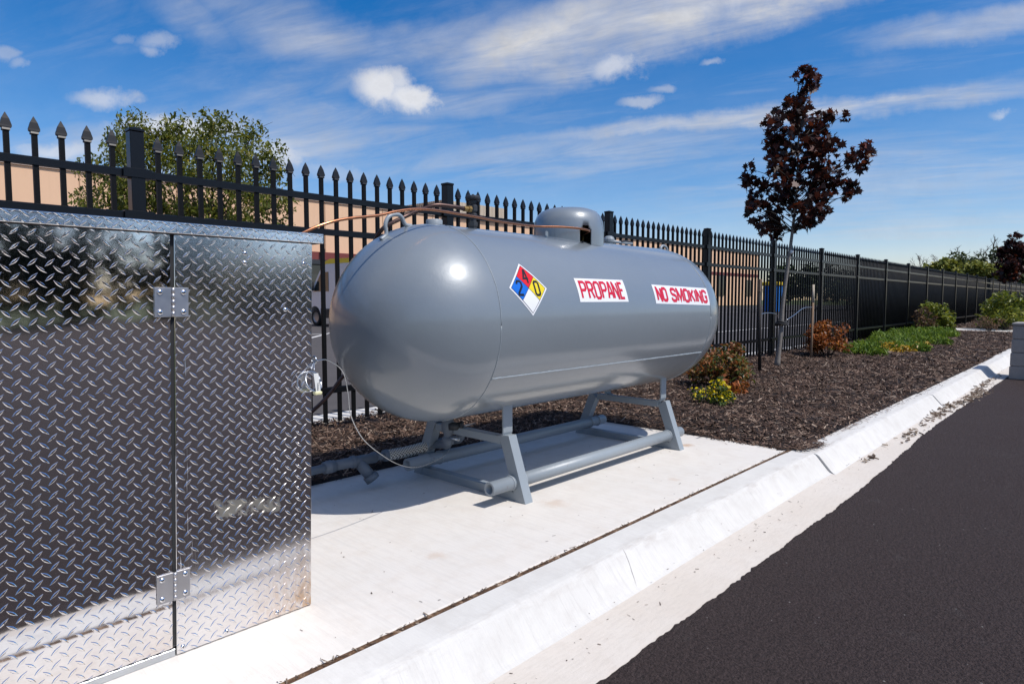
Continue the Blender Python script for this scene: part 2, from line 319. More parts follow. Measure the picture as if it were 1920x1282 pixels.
# ------------------------------------------------------------------ mesh helper
def rotm(a, b):      # matrix turning +Z onto b-a at a
    d = Vector(b)-Vector(a); q = d.to_track_quat('Z', 'Y'); return Matrix.Translation(Vector(a)) @ q.to_matrix().to_4x4()
class MB:
    def __init__(s): s.v = []; s.f = []; s.m = []; s.sm = []; s.mats = []
    def mi(s, m):
        if m not in s.mats: s.mats.append(m)
        return s.mats.index(m)
    def add(s, vs, fs, m=None, smooth=False, M=None):
        b = len(s.v); k = s.mi(m) if m else 0
        s.v += [tuple(M @ Vector(p)) if M else tuple(p) for p in vs]
        for f in fs: s.f.append([i+b for i in f]); s.m.append(k); s.sm.append(smooth)
        return s
    def box(s, x0, x1, y0, y1, z0, z1, m=None, M=None, bev=0):
        if bev:
            b = bev; vs = []; fs = []
            # chamfered box from 24 vertices
            idx = {}
            for ax in range(3):
                for sx in (0, 1):
                    for sy in (0, 1):
                        for sz in (0, 1):
                            c = [(x0, x1)[sx], (y0, y1)[sy], (z0, z1)[sz]]
                            for k, sg in enumerate((sx, sy, sz)):
                                if k != ax: c[k] += b*(1-2*sg)
                            idx[(ax, sx, sy, sz)] = len(vs); vs.append(c)
            for ax in range(3):
                o = [k for k in range(3) if k != ax]
                for sd_ in (0, 1):
                    q = []
                    for a, b2 in ((0, 0), (1, 0), (1, 1), (0, 1)):
                        t = [0, 0, 0]; t[ax] = sd_; t[o[0]] = a; t[o[1]] = b2; q.append(idx[(ax, *t)])
                    flip = (sd_ == 0) ^ (ax == 1); fs.append(q[::-1] if flip else q)
            for ax in range(3):
                o = [k for k in range(3) if k != ax]
                for a in (0, 1):
                    for b2 in (0, 1):
                        q = []
                        for (w_, fa) in ((0, o[0]), (1, o[0]), (1, o[1]), (0, o[1])):
                            t = [0, 0, 0]; t[ax] = w_; t[o[0]] = a; t[o[1]] = b2; q.append(idx[(fa, *t)])
                        fs.append(q)
            for sx in (0, 1):
                for sy in (0, 1):
                    for sz in (0, 1): fs.append([idx[(a, sx, sy, sz)] for a in range(3)])
            return s.add(vs, fs, m, False, M)
        vs = [(x, y, z) for z in (z0, z1) for y in (y0, y1) for x in (x0, x1)]
        return s.add(vs, [(0, 2, 3, 1), (4, 5, 7, 6), (0, 1, 5, 4), (2, 6, 7, 3), (0, 4, 6, 2), (1, 3, 7, 5)], m, False, M)
    def lathe(s, prof, n=24, m=None, M=None, smooth=True, cap=False):
        vs = []; fs = []
        for (r, z) in prof:
            for i in range(n): a = 2*PI*i/n; vs.append((r*math.cos(a), r*math.sin(a), z))
        for j in range(len(prof)-1):
            for i in range(n): k = (i+1) % n; fs.append((j*n+i, j*n+k, (j+1)*n+k, (j+1)*n+i))
        if cap: fs.append(tuple(range(n))[::-1]); fs.append(tuple((len(prof)-1)*n+i for i in range(n)))
        return s.add(vs, fs, m, smooth, M)
    def cyl(s, a, b, r, n=16, m=None, r2=None, smooth=True, cap=True):
        L = (Vector(b)-Vector(a)).length; r2 = r if r2 is None else r2
        return s.lathe([(r, 0), (r2, L)], n, m, rotm(a, b), smooth, cap)
    def tube(s, pts, r, n=10, m=None, smooth=True):
        pts = [Vector(p) for p in pts]; rs = r if isinstance(r, (list, tuple)) else [r]*len(pts)
        vs = []; fs = []; up = Vector((0, 0, 1)); N = None
        for i, p in enumerate(pts):
            t = (pts[min(i+1, len(pts)-1)]-pts[max(i-1, 0)]).normalized()
            if N is None: N = t.cross(up); N = t.cross(Vector((1, 0, 0))) if N.length < .1 else N; N.normalize()
            else: N = (N-t*N.dot(t)); N.normalize()
            B = t.cross(N)
            for k in range(n): a = 2*PI*k/n; vs.append(p+(N*math.cos(a)+B*math.sin(a))*rs[i])
        for j in range(len(pts)-1):
            for i in range(n): k = (i+1) % n; fs.append((j*n+i, j*n+k, (j+1)*n+k, (j+1)*n+i))
        fs.append(tuple(range(n))[::-1]); fs.append(tuple((len(pts)-1)*n+i for i in range(n)))
        return s.add(vs, fs, m, smooth)
    def prism(s, poly, y0, y1, m=None, M=None, smooth=False):     # poly in x,z
        n = len(poly); vs = [(x, y0, z) for x, z in poly]+[(x, y1, z) for x, z in poly]
        fs = [tuple(range(n)), tuple(range(2*n-1, n-1, -1))]+[(i, i+n, (i+1) % n+n, (i+1) % n) for i in range(n)]
        return s.add(vs, fs, m, smooth, M)
    def build(s, name, m=None, parent=None, fix=True):
        me = bpy.data.meshes.new(name); me.from_pydata(s.v, [], s.f)
        ms = s.mats if s.mats else []
        if ms:
            for x in ms: me.materials.append(MAT[x])
        elif m: me.materials.append(MAT[m])
        me.polygons.foreach_set('material_index', s.m if ms else [0]*len(s.f)); me.polygons.foreach_set('use_smooth', s.sm)
        if fix:
            import bmesh
            bm = bmesh.new(); bm.from_mesh(me); bmesh.ops.recalc_face_normals(bm, faces=bm.faces); bm.to_mesh(me); bm.free()
        me.update(); o = bpy.data.objects.new(name, me); C.objects.link(o)
        if parent: attach(o, parent)
        return o
def wm(o):
    m = Matrix.Translation(o.location) @ o.rotation_euler.to_matrix().to_4x4()
    return wm(o.parent) @ o.matrix_parent_inverse @ m if o.parent else m
def attach(o, p):
    # geometry is written in world metres: undo the parent's place
    o.parent = p; o.matrix_parent_inverse = wm(p).inverted()
def np_mesh(name, V, F, m, parent=None, local=False):
    me = bpy.data.meshes.new(name); k = F.shape[1]
    me.vertices.add(len(V)); me.vertices.foreach_set('co', V.astype(np.float32).ravel())
    me.loops.add(F.size); me.loops.foreach_set('vertex_index', F.astype(np.int32).ravel())
    me.polygons.add(len(F)); me.polygons.foreach_set('loop_start', np.arange(0, F.size, k, dtype=np.int32))
    me.update(calc_edges=True); me.validate(); me.materials.append(MAT[m])
    o = bpy.data.objects.new(name, me); C.objects.link(o)
    if parent:
        if local: o.parent = parent
        else: attach(o, parent)
    return o
def tag(o, label=None, cat=None, group=None, kind=None):
    if label: o['label'] = label
    if cat: o['category'] = cat
    if group: o['group'] = group
    if kind: o['kind'] = kind
    return o
def empty(name, loc, label, cat, group=None, rz=0):
    o = bpy.data.objects.new(name, None); C.objects.link(o); o.location = loc; o.rotation_euler = (0, 0, rz); o.empty_display_size = .1
    return tag(o, label, cat, group)
def bez(pts, n=8):     # smooth curve through points
    P_ = [Vector(p) for p in pts]; P_ = [P_[0]*2-P_[1]]+P_+[P_[-1]*2-P_[-2]]; out = []
    for i in range(1, len(P_)-2):
        for k in range(n):
            t = k/n; a, b, c, d = P_[i-1:i+3]
            out.append(.5*((2*b)+(-a+c)*t+(2*a-5*b+4*c-d)*t*t+(-a+3*b-3*c+d)*t**3))
    out.append(P_[-2]); return out

# ================================================================== GROUND
def sheet(name, x0, x1, y0, y1, z, m, kind='structure'):
    b = MB(); b.add([(x0, y0, z), (x1, y0, z), (x1, y1, z), (x0, y1, z)], [(0, 1, 2, 3)]); return tag(b.build(name, m, fix=False), kind=kind)
sheet('ground', -900, 900, -900, 900, -.32, 'grass')
# road: ragged edge towards the gutter
xs = np.concatenate([np.arange(-4, 14, .018), np.arange(14, 120, .5)])
rag = 1.055+np.cumsum(rng.normal(0, .0035, len(xs)))*0; q = 0; rg = []
for i in range(len(xs)):
    q = q*.9+random.gauss(0, .0019); rg.append(float(np.interp(xs[i], [0, 4, 6.5, 9, 12], [1.058, 1.058, 1.12, 1.12, 1.09]))+q+random.gauss(0, .0022)+.005*math.sin(xs[i]*1.1))
b = MB(); vs = [(-200, -14, -.132), (300, -14, -.132)]
n = len(xs)
V = [(x, y, -.126) for x, y in zip(xs, rg)]+[(x, y-.012, -.122) for x, y in zip(xs, rg)]+[(x, -33, -.122) for x in xs]+[(x, y+.003, -.150) for x, y in zip(xs, rg)]
F = [(i+n, i+2*n, i+2*n+1, i+n+1) for i in range(n-1)]+[(i, i+n, i+n+1, i+1) for i in range(n-1)]+[(i+3*n, i, i+1, i+3*n+1) for i in range(n-1)]
b.add(V, F); tag(b.build('road', 'asphalt'), kind='structure')
sheet('parking_lot', -60, 130, 4.951, 47, -.1, 'asphalt_old')
for i, (x0, y0, x1, y1) in enumerate([(8.5, 15.5, 14.5, 22.0), (10.4, 18.28, 24, 18.45), (30, 24, 90, 24.15), (30, 30, 100, 30.15), (34, 36, 110, 36.15), (9.5, 9.6, 60, 9.75)]):
    b = MB(); d = Vector((x1-x0, y1-y0, 0)); L = d.length; a = math.atan2(d.y, d.x)
    b.add([(0, 0, -.094), (L, 0, -.094), (L, .13, -.094), (0, .13, -.094)], [(0, 1, 2, 3)], M=Matrix.Translation((x0, y0, 0)) @ Matrix.Rotation(a, 4, 'Z'))
    tag(b.build('parking_line', 'white_line', fix=False), kind='structure')
sheet('grass_strip', -60, 140, 47, 49.9, -.08, 'grass')
# slab with slightly rounded edge
def slab(name, x0, x1, y0, y1, z0, z1, m, bev=.006):
    b = MB(); b.box(x0, x1, y0, y1, z0, z1, bev=bev); return tag(b.build(name, m), kind='structure')
slab('concrete_pad', -3.0, 4.35, 1.556, 3.12, -.16, 0, 'concrete_pad')
b = MB(); b.box(-3.0, 4.40, 1.5355, 1.5555, -.1, -.003); tag(b.build('joint_filler', 'joint_dirt'), kind='structure')
# kerb and gutter
prof = [(1.535, -.16), (1.535, -.006), (1.529, 0), (1.42, -.001), (1.402, -.004), (1.388, -.012), (1.345, -.062), (1.312, -.100), (1.300, -.110), (1.285, -.116), (1.20, -.121), (1.10, -.127), (.98, -.136), (.98, -.2)]
def kerb(name, x0, x1, dy=0, dz=0, seg=.25):
    nx = max(2, int((x1-x0)/seg)); V = []; F = []
    for i in range(nx+1):
        x = x0+(x1-x0)*i/nx; wv = .002*math.sin(x*2.3)+.0015*math.sin(x*5.1+1)
        e = 1 if (i in (0, nx)) else 0
        for (y, z) in prof: V.append((x, y+dy+wv*(1 if y < 1.5 else .2), z+dz-(.004*e)))
    k = len(prof)
    for i in range(nx):
        for j in range(k-1): F.append((i*k+j, (i+1)*k+j, (i+1)*k+j+1, i*k+j+1))
    b = MB(); b.add(V, F, 'concrete_curb', False); b.add(V[:k], [tuple(range(k))], 'concrete_curb'); b.add(V[-k:], [tuple(range(k))], 'concrete_curb')
    gi = b.mi('concrete_gutter')
    for t, f in enumerate(F):
        if (t % (k-1)) >= 9: b.m[t] = gi
    o = b.build(name); tag(o, kind='structure')
    return o
kerb('kerb', -3, 4.396)
x = 4.404
for L in (3.6, 3.0, 3.0, 3.0, 3.0, 4.0, 6, 6, 6, 6, 6, 6):
    kerb('kerb', x, x+L-.006, dy=(-.02 if x < 5 else -.03 if x < 12 else .0), dz=-.004); x += L
# strip under the fence
for i in range(16):
    x0 = -3+i*3.05
    slab('fence_strip', x0, x0+3.044, 4.62, 4.95, -.2, .012, 'concrete_curb', .008)
slab('walkway', 24.0, 26.4, 1.54, 4.615, -.2, .02, 'concrete_pad', .01)

# mulch bed: lumpy base, then loose chips
def mz(x, y):
    return .012+.012*np.sin(x*3.1+y*2)+.010*np.sin(x*7.7-y*5.3)+.006*np.sin(x*17+y*13)+.02*np.clip((y-1.6)/1.5, 0, 1)
def bed(x0, x1, y0, y1, st):
    X = np.arange(x0, x1+1e-6, (x1-x0)/max(2, round((x1-x0)/st))); Y = np.arange(y0, y1+1e-6, (y1-y0)/max(2, round((y1-y0)/st)))
    GX, GY = np.meshgrid(X, Y, indexing='ij'); Z = mz(GX, GY)+rng.normal(0, .004, GX.shape)
    edge = np.clip(np.minimum(np.minimum(GX-x0, x1-GX), np.minimum(GY-y0, y1-GY))/.10, 0, 1); Z = Z*edge-.012*(1-edge)
    V = np.stack([GX.ravel(), GY.ravel(), Z.ravel()], 1); nx, ny = GX.shape
    I = (np.arange(nx-1)[:, None]*ny+np.arange(ny-1)[None, :]).ravel(); F = np.stack([I, I+ny, I+ny+1, I+1], 1); return V, F
parts = [bed(4.352, 23.99, 1.515, 4.615, .06), bed(-3, 4.352, 3.122, 4.615, .06), bed(26.41, 70, 1.54, 4.615, .3)]
Vs = []; Fs = []; o_ = 0
for V, F in parts: Vs.append(V); Fs.append(F+o_); o_ += len(V)
tag(np_mesh('mulch_bed', np.concatenate(Vs), np.concatenate(Fs), 'mulch'), kind='structure')
def chips(P0, L, Wd, tilt=.35, hgt=.25):
    n = len(P0); yaw = rng.uniform(0, 2*PI, n); tl = rng.normal(0, tilt, n); rl = rng.normal(0, tilt*1.3, n)
    ax = np.stack([np.cos(yaw)*np.cos(tl), np.sin(yaw)*np.cos(tl), np.sin(tl)], 1)
    sdv = np.stack([-np.sin(yaw), np.cos(yaw), np.zeros(n)], 1); upv = np.cross(ax, sdv)
    sd2 = sdv*np.cos(rl)[:, None]+upv*np.sin(rl)[:, None]; up2 = -sdv*np.sin(rl)[:, None]+upv*np.cos(rl)[:, None]
    L = L[:, None]; Wd = Wd[:, None]; k = rng.uniform(.4, 1, (n, 1)); k2 = rng.uniform(.3, 1, (n, 1))
    a = P0-ax*L/2; c = P0+ax*L/2; hh = up2*Wd*hgt
    V = np.stack([a-sd2*Wd/2*k, a+hh, a+sd2*Wd/2*k, c-sd2*Wd/2*k2, c+hh, c+sd2*Wd/2*k2], 1).reshape(-1, 3)
    I = np.arange(n)[:, None]*6; F = np.concatenate([I+np.array([[0, 1, 4, 3]]), I+np.array([[1, 2, 5, 4]])]); return V, F
def scatter(n, x0, x1, y0, y1, Lm, pw=1.):
    X = x0+(x1-x0)*rng.random(n)**pw; Y = y0+(y1-y0)*rng.random(n); return X, Y
sets = []
for (n, x0, x1, y0, y1, Ls, pw) in [(19000, 4.3, 7.2, 1.50, 4.62, .038, 1), (21000, 7.2, 12, 1.50, 4.62, .046, 1), (20000, 12, 24, 1.50, 4.62, .06, 1), (15000, .8, 4.36, 3.09, 4.62, .037, 1), (9000, 26.4, 50, 1.55, 4.6, .09, 1.5)]:
    X, Y = scatter(n, x0, x1, y0, y1, Ls, pw)
    Z = mz(X, Y)+rng.uniform(0, .018, n)*1.0
    L = Ls*rng.lognormal(0, .45, n); Wd = Ls*.24*rng.lognormal(0, .35, n)
    if x0 < 3: pass
    sets.append(chips(np.stack([X, Y, Z], 1), L, Wd))
# chips spilled over the kerb corner and the kerb back
def spill(n, cx, cy, sx, sy, z=.004, Ls=.028):
    X = cx+rng.normal(0, sx, n); Y = cy+rng.normal(0, sy, n); return X, Y, np.full(n, z), Ls
for a in [(420, 4.50, 1.50, .09, .030, .006), (160, 4.6, 1.45, .07, .022, .003), (60, 5.6, 1.48, .4, .014, .003), (120, 7.3, 1.46, 1.2, .018, .003), (160, 11, 1.5, 3.5, .02, .003)]:
    X, Y, Z, Ls = spill(*a); n = len(X); k = (X > 4.36) & (Y > 1.36)
    X, Y, Z = X[k], Y[k], Z[k]+rng.uniform(0, .008, k.sum()); n = len(X)
    sets.append(chips(np.stack([X, Y, Z], 1), Ls*rng.lognormal(0, .4, n), Ls*.22*rng.lognormal(0, .3, n), .12))
Vs = []; Fs = []; o_ = 0
for V, F in sets: Vs.append(V); Fs.append(F+o_); o_ += len(V)
tag(np_mesh('mulch_chips', np.concatenate(Vs), np.concatenate(Fs), 'wood_chip'), kind='stuff')
# stray bits on pad, kerb and gutter
def gut_z(Y): return np.interp(Y, [.98, 1.10, 1.20, 1.285, 1.30, 1.312, 1.345, 1.388, 1.402, 1.42, 1.53], [-.136, -.127, -.121, -.116, -.110, -.100, -.062, -.012, -.004, -.001, 0])
sets = []
n = 110; X = rng.uniform(.9, 4.33, n); Y = rng.uniform(1.57, 3.1, n); sets.append(chips(np.stack([X, Y, np.full(n, .002)], 1), .007*rng.lognormal(0, .7, n), .0035*rng.lognormal(0, .4, n), .05))
n = 330; X = rng.uniform(1.0, 14, n); Y = 1.235+rng.normal(0, .05, n); Y = np.clip(Y, 1.06, 1.5); sets.append(chips(np.stack([X, Y, gut_z(Y)+.002], 1), .008*rng.lognormal(0, .6, n), .0035*rng.lognormal(0, .4, n), .05))
n = 420; X = rng.uniform(.5, 4.39, n); Y = 1.545+rng.normal(0, .006, n); sets.append(chips(np.stack([X, Y, rng.uniform(-.001, .004, n)], 1), .010*rng.lognormal(0, .6, n), .0045*rng.lognormal(0, .4, n), .12))
for cx, cy, sx, sy, n in [(6.1, 1.19, .25, .03, 40), (7.6, 1.20, .45, .035, 90), (8.6, 1.16, .4, .03, 60), (9.3, 1.13, .35, .04, 120), (10.2, 1.2, .6, .04, 90), (5.0, 1.2, .1, .02, 12)]:
    X = cx+rng.normal(0, sx, n); Y = np.clip(cy+rng.normal(0, sy, n), 1.0, 1.34); sets.append(chips(np.stack([X, Y, gut_z(Y)+.006], 1), .032*rng.lognormal(0, .4, n), .014*rng.lognormal(0, .3, n), .2, .6))
Vs = []; Fs = []; o_ = 0
for V, F in sets: Vs.append(V); Fs.append(F+o_); o_ += len(V)
tag(np_mesh('loose_debris', np.concatenate(Vs), np.concatenate(Fs), 'dry_clod'), kind='stuff')

# ================================================================== CABINET of tread plate
FY = 1.885
cab = empty('storage_cabinet', (.2, FY+.3, 0), 'shiny diamond plate metal cabinet standing at the left beside the tank', 'cabinet')
def lozenges(x0, x1, z0, z1, y, nrm=-1, px=.0342, pz=.0355, ox=.325, oz=1.053):
    V = []; F = []; L = .0148; Wd = .0038; h = .0014
    def one(cx, cz, a):
        if not (x0-.006 < cx < x1+.006 and z0-.006 < cz < z1+.006): return
        ca, sa = math.cos(a), math.sin(a)
        base = [(-L, 0), (-L*.45, -Wd*.72), (0, -Wd), (L*.45, -Wd*.72), (L, 0), (L*.45, Wd*.72), (0, Wd), (-L*.45, Wd*.72)]
        top = [(p*.82, q*.52) for p, q in base]
        b = len(V)
        for pts, hh in ((base, 0), (top, h)):
            for (p, q) in pts:
                x = cx+p*ca-q*sa; z = cz+p*sa+q*ca; V.append((min(max(x, x0), x1), y+nrm*hh, min(max(z, z0), z1)))
        for i in range(8): k = (i+1) % 8; F.append((b+i, b+k, b+8+k, b+8+i))
        V.append((min(max(cx, x0), x1), y+nrm*h*1.03, min(max(cz, z0), z1)))
        for i in range(8): F.append((b+8+i, b+8+(i+1) % 8, b+16))
    i0 = int((x0-ox)/px)-2; i1 = int((x1-ox)/px)+2; j0 = int((z0-oz)/pz)-2; j1 = int((z1-oz)/pz)+2
    for i in range(i0, i1+1):
        for j in range(j0, j1+1):
            one(ox+i*px, oz+j*pz, R(43)+random.gauss(0, .02)); one(ox+(i+.5)*px, oz+(j+.53)*pz, R(-41)+random.gauss(0, .02))
    return V, F
def plate(name, x0, x1, z0, z1, m, y=FY, th=.004, ox=.325):
    b = MB(); b.box(x0, x1, y, y+th, z0, z1, bev=.0012)
    V, F = lozenges(x0+.001, x1-.001, z0+.001, z1-.001, y, ox=ox); b.add(V, F, None, False)
    return b.build(name, m, cab, fix=False)
# body
b = MB(); b.box(-.80, 1.072, FY+.0065, FY+.62, .028, 1.192); b.build('body', 'aluminium', cab)
b = MB(); b.box(.660, .682, FY+.0045, FY+.0062, .03, 1.176); b.build('gap_shade_strip', 'rubber', cab)  # dark strip added behind the door gap, standing in for its shade
door = plate('door', -.358, .666, .026, 1.176, 'plate_door')
door2 = plate('side_panel', .676, 1.078, .003, 1.176, 'plate_side', ox=.331)
plate('side_panel', -.80, -.366, .003, 1.176, 'plate_side')
b = MB(); b.box(-.36, .674, FY+.002, FY+.03, .0, .022, bev=.002); b.box(1.0725, 1.078, FY+.0045, FY+.62, .003, 1.176); b.build('base_rail', 'galvanised', cab)
# lid with folded lip of the same plate
b = MB(); b.box(-.83, 1.108, FY-.018, FY+.65, 1.203, 1.208, bev=.001); b.box(-.83, 1.108, FY-.018, FY-.014, 1.178, 1.203, bev=.001); b.box(1.104, 1.108, FY-.0135, FY+.65, 1.178, 1.2025)
V, F = lozenges(-.828, 1.106, 1.1785, 1.2065, FY-.018, oz=1.19, pz=.02); b.add(V, F, None, False); b.build('lid', 'plate_side', cab, fix=False)
def dome_head(b, x, z, y, r=.006, m='chrome'):
    M = Matrix.Translation((x, y, z)) @ Matrix.Rotation(PI/2, 4, 'X')
    b.lathe([(r*1.02, 0), (r, r*.25), (r*.8, r*.52), (r*.45, r*.7), (.0001, r*.75)], 14, m, M)
    b.box(-r*.5, r*.5, -r*.12, r*.12, r*.66, r*.80, 'cast_iron', M); b.box(-r*.12, r*.12, -r*.5, r*.5, r*.66, r*.805, 'cast_iron', M)
for (zc, x0) in ((.992, .6705), (.203, .6705)):
    b = MB(); b.box(x0-.046, x0-.0035, FY-.0048, FY-.0018, zc-.04, zc+.04, bev=.0006); b.box(x0+.0035, x0+.040, FY-.0048, FY-.0018, zc-.04, zc+.04, bev=.0006)
    for k in range(5): b.cyl((x0, FY-.006, zc-.04+k*.016+.0006), (x0, FY-.006, zc-.04+(k+1)*.016-.0006), .0045, 12)
    hg = b.build('hinge', 'aluminium', cab)
    for dx in (-.033, .027):
        for dz_ in (-.027, .027):
            b = MB(); dome_head(b, x0+dx, zc+dz_, FY-.0048, .0075); b.build('screw', None, hg)
for (x, z) in [(.865, 1.135), (.864, 1.108), (1.048, 1.112), (.987, .968), (.692, .021), (.811, .018), (.963, .018)]:
    b = MB(); dome_head(b, x, z, FY, .0065); b.build('screw', None, cab)
# eye bolt with seal ring on the corner
ring = empty('cable_seal', (1.086, FY, .75), 'coiled galvanised wire loop with paper tag hanging on the cabinet corner', 'wire coil')
b = MB()
b.tube([(1.0785, FY+.012, .80), (1.090, FY+.01, .80)], .004, 8)
b.tube(bez([(1.090, FY+.006+.012*math.cos(a), .803+.012*math.sin(a)) for a in np.linspace(0, 2*PI, 9)], 3), .0028, 8); b.build('eye_bolt', 'zinc', ring)
for k, (dx, rr, tl) in enumerate([(.004, .031, .3), (.002, .0285, .2), (-.020, .031, -.5)]):
    b = MB(); pts = []
    for a in np.linspace(0, 2*PI, 33): pts.append((1.068+dx+rr*.93*math.cos(a), FY-.022+.02*math.sin(a+tl)*(1 if k < 2 else .5), .738+rr*math.sin(a)))
    b.tube(pts, .0019 if k < 2 else .0012, 8); b.build('wire_loop', 'zinc', ring)
b = MB(); b.tube(bez([(1.066, FY-.018, .776), (1.076, FY-.008, .79), (1.090, FY+.002, .797)], 4), .0022, 6); b.tube(bez([(1.074, FY-.022, .774), (1.082, FY-.006, .79), (1.092, FY+.004, .80)], 4), .0022, 6); b.build('wire_tail', 'zinc', ring)
b = MB(); b.add([(1.060, FY-.043, .765), (1.076, FY-.043, .766), (1.083, FY-.046, .708), (1.067, FY-.046, .706)], [(0, 1, 2, 3)])
b.add([(1.060, FY-.042, .765), (1.076, FY-.042, .766), (1.083, FY-.045, .708), (1.067, FY-.045, .706)], [(3, 2, 1, 0)]); tg = b.build('paper_tag', 'paper', ring, fix=False)
b = MB()
for k in range(5): b.box(1.0715+k*.0002, 1.0745, FY-.0475, FY-.0465, .713+k*.005, .7155+k*.005)
b.build('tag_mark', 'black_ink', tg)
b = MB(); b.box(1.063, 1.088, FY-.05, FY-.03, .697, .708, bev=.003); b.build('tape', 'tape', ring)

# the cabinet does not stand quite plumb: it leans a little towards the tank at the top
done = set()
for root in (cab, ring):
    for o in root.children_recursive:
        if o.type == 'MESH' and o.data.name not in done:
            done.add(o.data.name)
            for v_ in o.data.vertices: v_.co.x += float(np.interp(v_.co.x, [.64, .70, 1.0, 1.06], [-.006, -.006, .007, .007]))-(1.18-v_.co.z)*.026

# ================================================================== TANK
TY, TZ, TR, TX0, TX1 = 2.438, .8836, .476, 2.03, 4.05
tank = empty('propane_tank', (3.04, TY, 0), 'large grey horizontal propane tank on a welded steel skid', 'propane tank')
MX = Matrix.Translation((0, TY, TZ)) @ Matrix.Rotation(PI/2, 4, 'Y')   # lathe axis onto +X
pf = []
for k in range(0, 25): a = PI/2*k/24; pf.append((max(TR*math.sin(a), .0004), TX0-TR*math.cos(a)))
for x in np.linspace(TX0+.1, TX1-.1, 12): pf.append((TR, x))
for k in range(0, 25): a = PI/2*k/24; pf.append((max(TR*math.cos(a), .0004), TX1+TR*math.sin(a)))
b = MB(); b.lathe(pf, 128, None, MX); vessel = b.build('vessel', 'tank_paint', tank)
def ongirth(x, ang, r=TR): return Vector((x, TY-r*math.cos(ang), TZ+r*math.sin(ang)))
for (xs_) in (TX0+.006, TX1-.006):
    b = MB(); pts = [ongirth(xs_+random.gauss(0, .0004), a, TR+.0004) for a in np.linspace(0, 2*PI, 121)]; b.tube(pts, [.0020+random.uniform(0, .0008) for _ in pts], 6); b.build('weld_seam', 'frame_paint', tank)
b = MB(); pts = [ongirth(x, R(-30.2)+random.gauss(0, .0012), TR+.0005) for x in np.linspace(TX0+.01, TX1-.01, 150)]; b.tube(pts, [random.uniform(.0035, .006) for _ in pts], 8); b.build('weld_seam', 'frame_paint', tank)
b = MB(); pts = [Vector((TX0-.06-.35*t, TY, TZ)) for t in (0, 1)]
# decals: strokes bent on the cylinder
def bend(u_, a_, lift): return ongirth(u_, a_/TR, TR+lift)
def stroke_mesh(b, lines, ox, oy, sx, sy, th, lift, tilt=0, m=None):
    for ln in lines:
        closed = ln[0] == ln[-1] and len(ln) > 2; P_ = [Vector((p[0]*sx, p[1]*sy)) for p in ln]; n = len(P_); L_ = []; R_ = []
        for i in range(n):
            if closed: a = P_[i-1] if i > 0 else P_[n-2]; c = P_[i+1] if i < n-1 else P_[1]
            else: a = P_[i-1] if i > 0 else None; c = P_[i+1] if i < n-1 else None
            d1 = (P_[i]-a).normalized() if a is not None else None; d2 = (c-P_[i]).normalized() if c is not None else None
            if d1 is None: d1 = d2
            if d2 is None: d2 = d1
            n1 = Vector((-d1.y, d1.x)); n2 = Vector((-d2.y, d2.x)); nn = (n1+n2).normalized(); k = min(2.2, 1/max(.3, nn.dot(n1)))
            L_.append(P_[i]+nn*th/2*k); R_.append(P_[i]-nn*th/2*k)
        for i in range(n-1):
            seg = max(1, int(abs(P_[i+1].y-P_[i].y)/.012)); V = []
            for k in range(seg+1):
                t = k/seg
                for q in (L_[i].lerp(L_[i+1], t), R_[i].lerp(R_[i+1], t)):
                    V.append(bend(ox+q.x+tilt*q.y, oy+q.y-q.x*tilt, lift))
            b.add(V, [(2*k, 2*k+1, 2*k+3, 2*k+2) for k in range(seg)], m)
def patch(b, quad, lift, m=None, nu=8, nv=8, tilt=0, ox=0, oy=0):
    V = []
    for i in range(nu+1):
        for j in range(nv+1):
            s, t = i/nu, j/nv; p = [(1-s)*((1-t)*quad[0][k]+t*quad[3][k])+s*((1-t)*quad[1][k]+t*quad[2][k]) for k in (0, 1)]
            V.append(bend(ox+p[0]+tilt*p[1], oy+p[1]-p[0]*tilt, lift))
    b.add(V, [(i*(nv+1)+j, (i+1)*(nv+1)+j, (i+1)*(nv+1)+j+1, i*(nv+1)+j+1) for i in range(nu) for j in range(nv)], m, True)
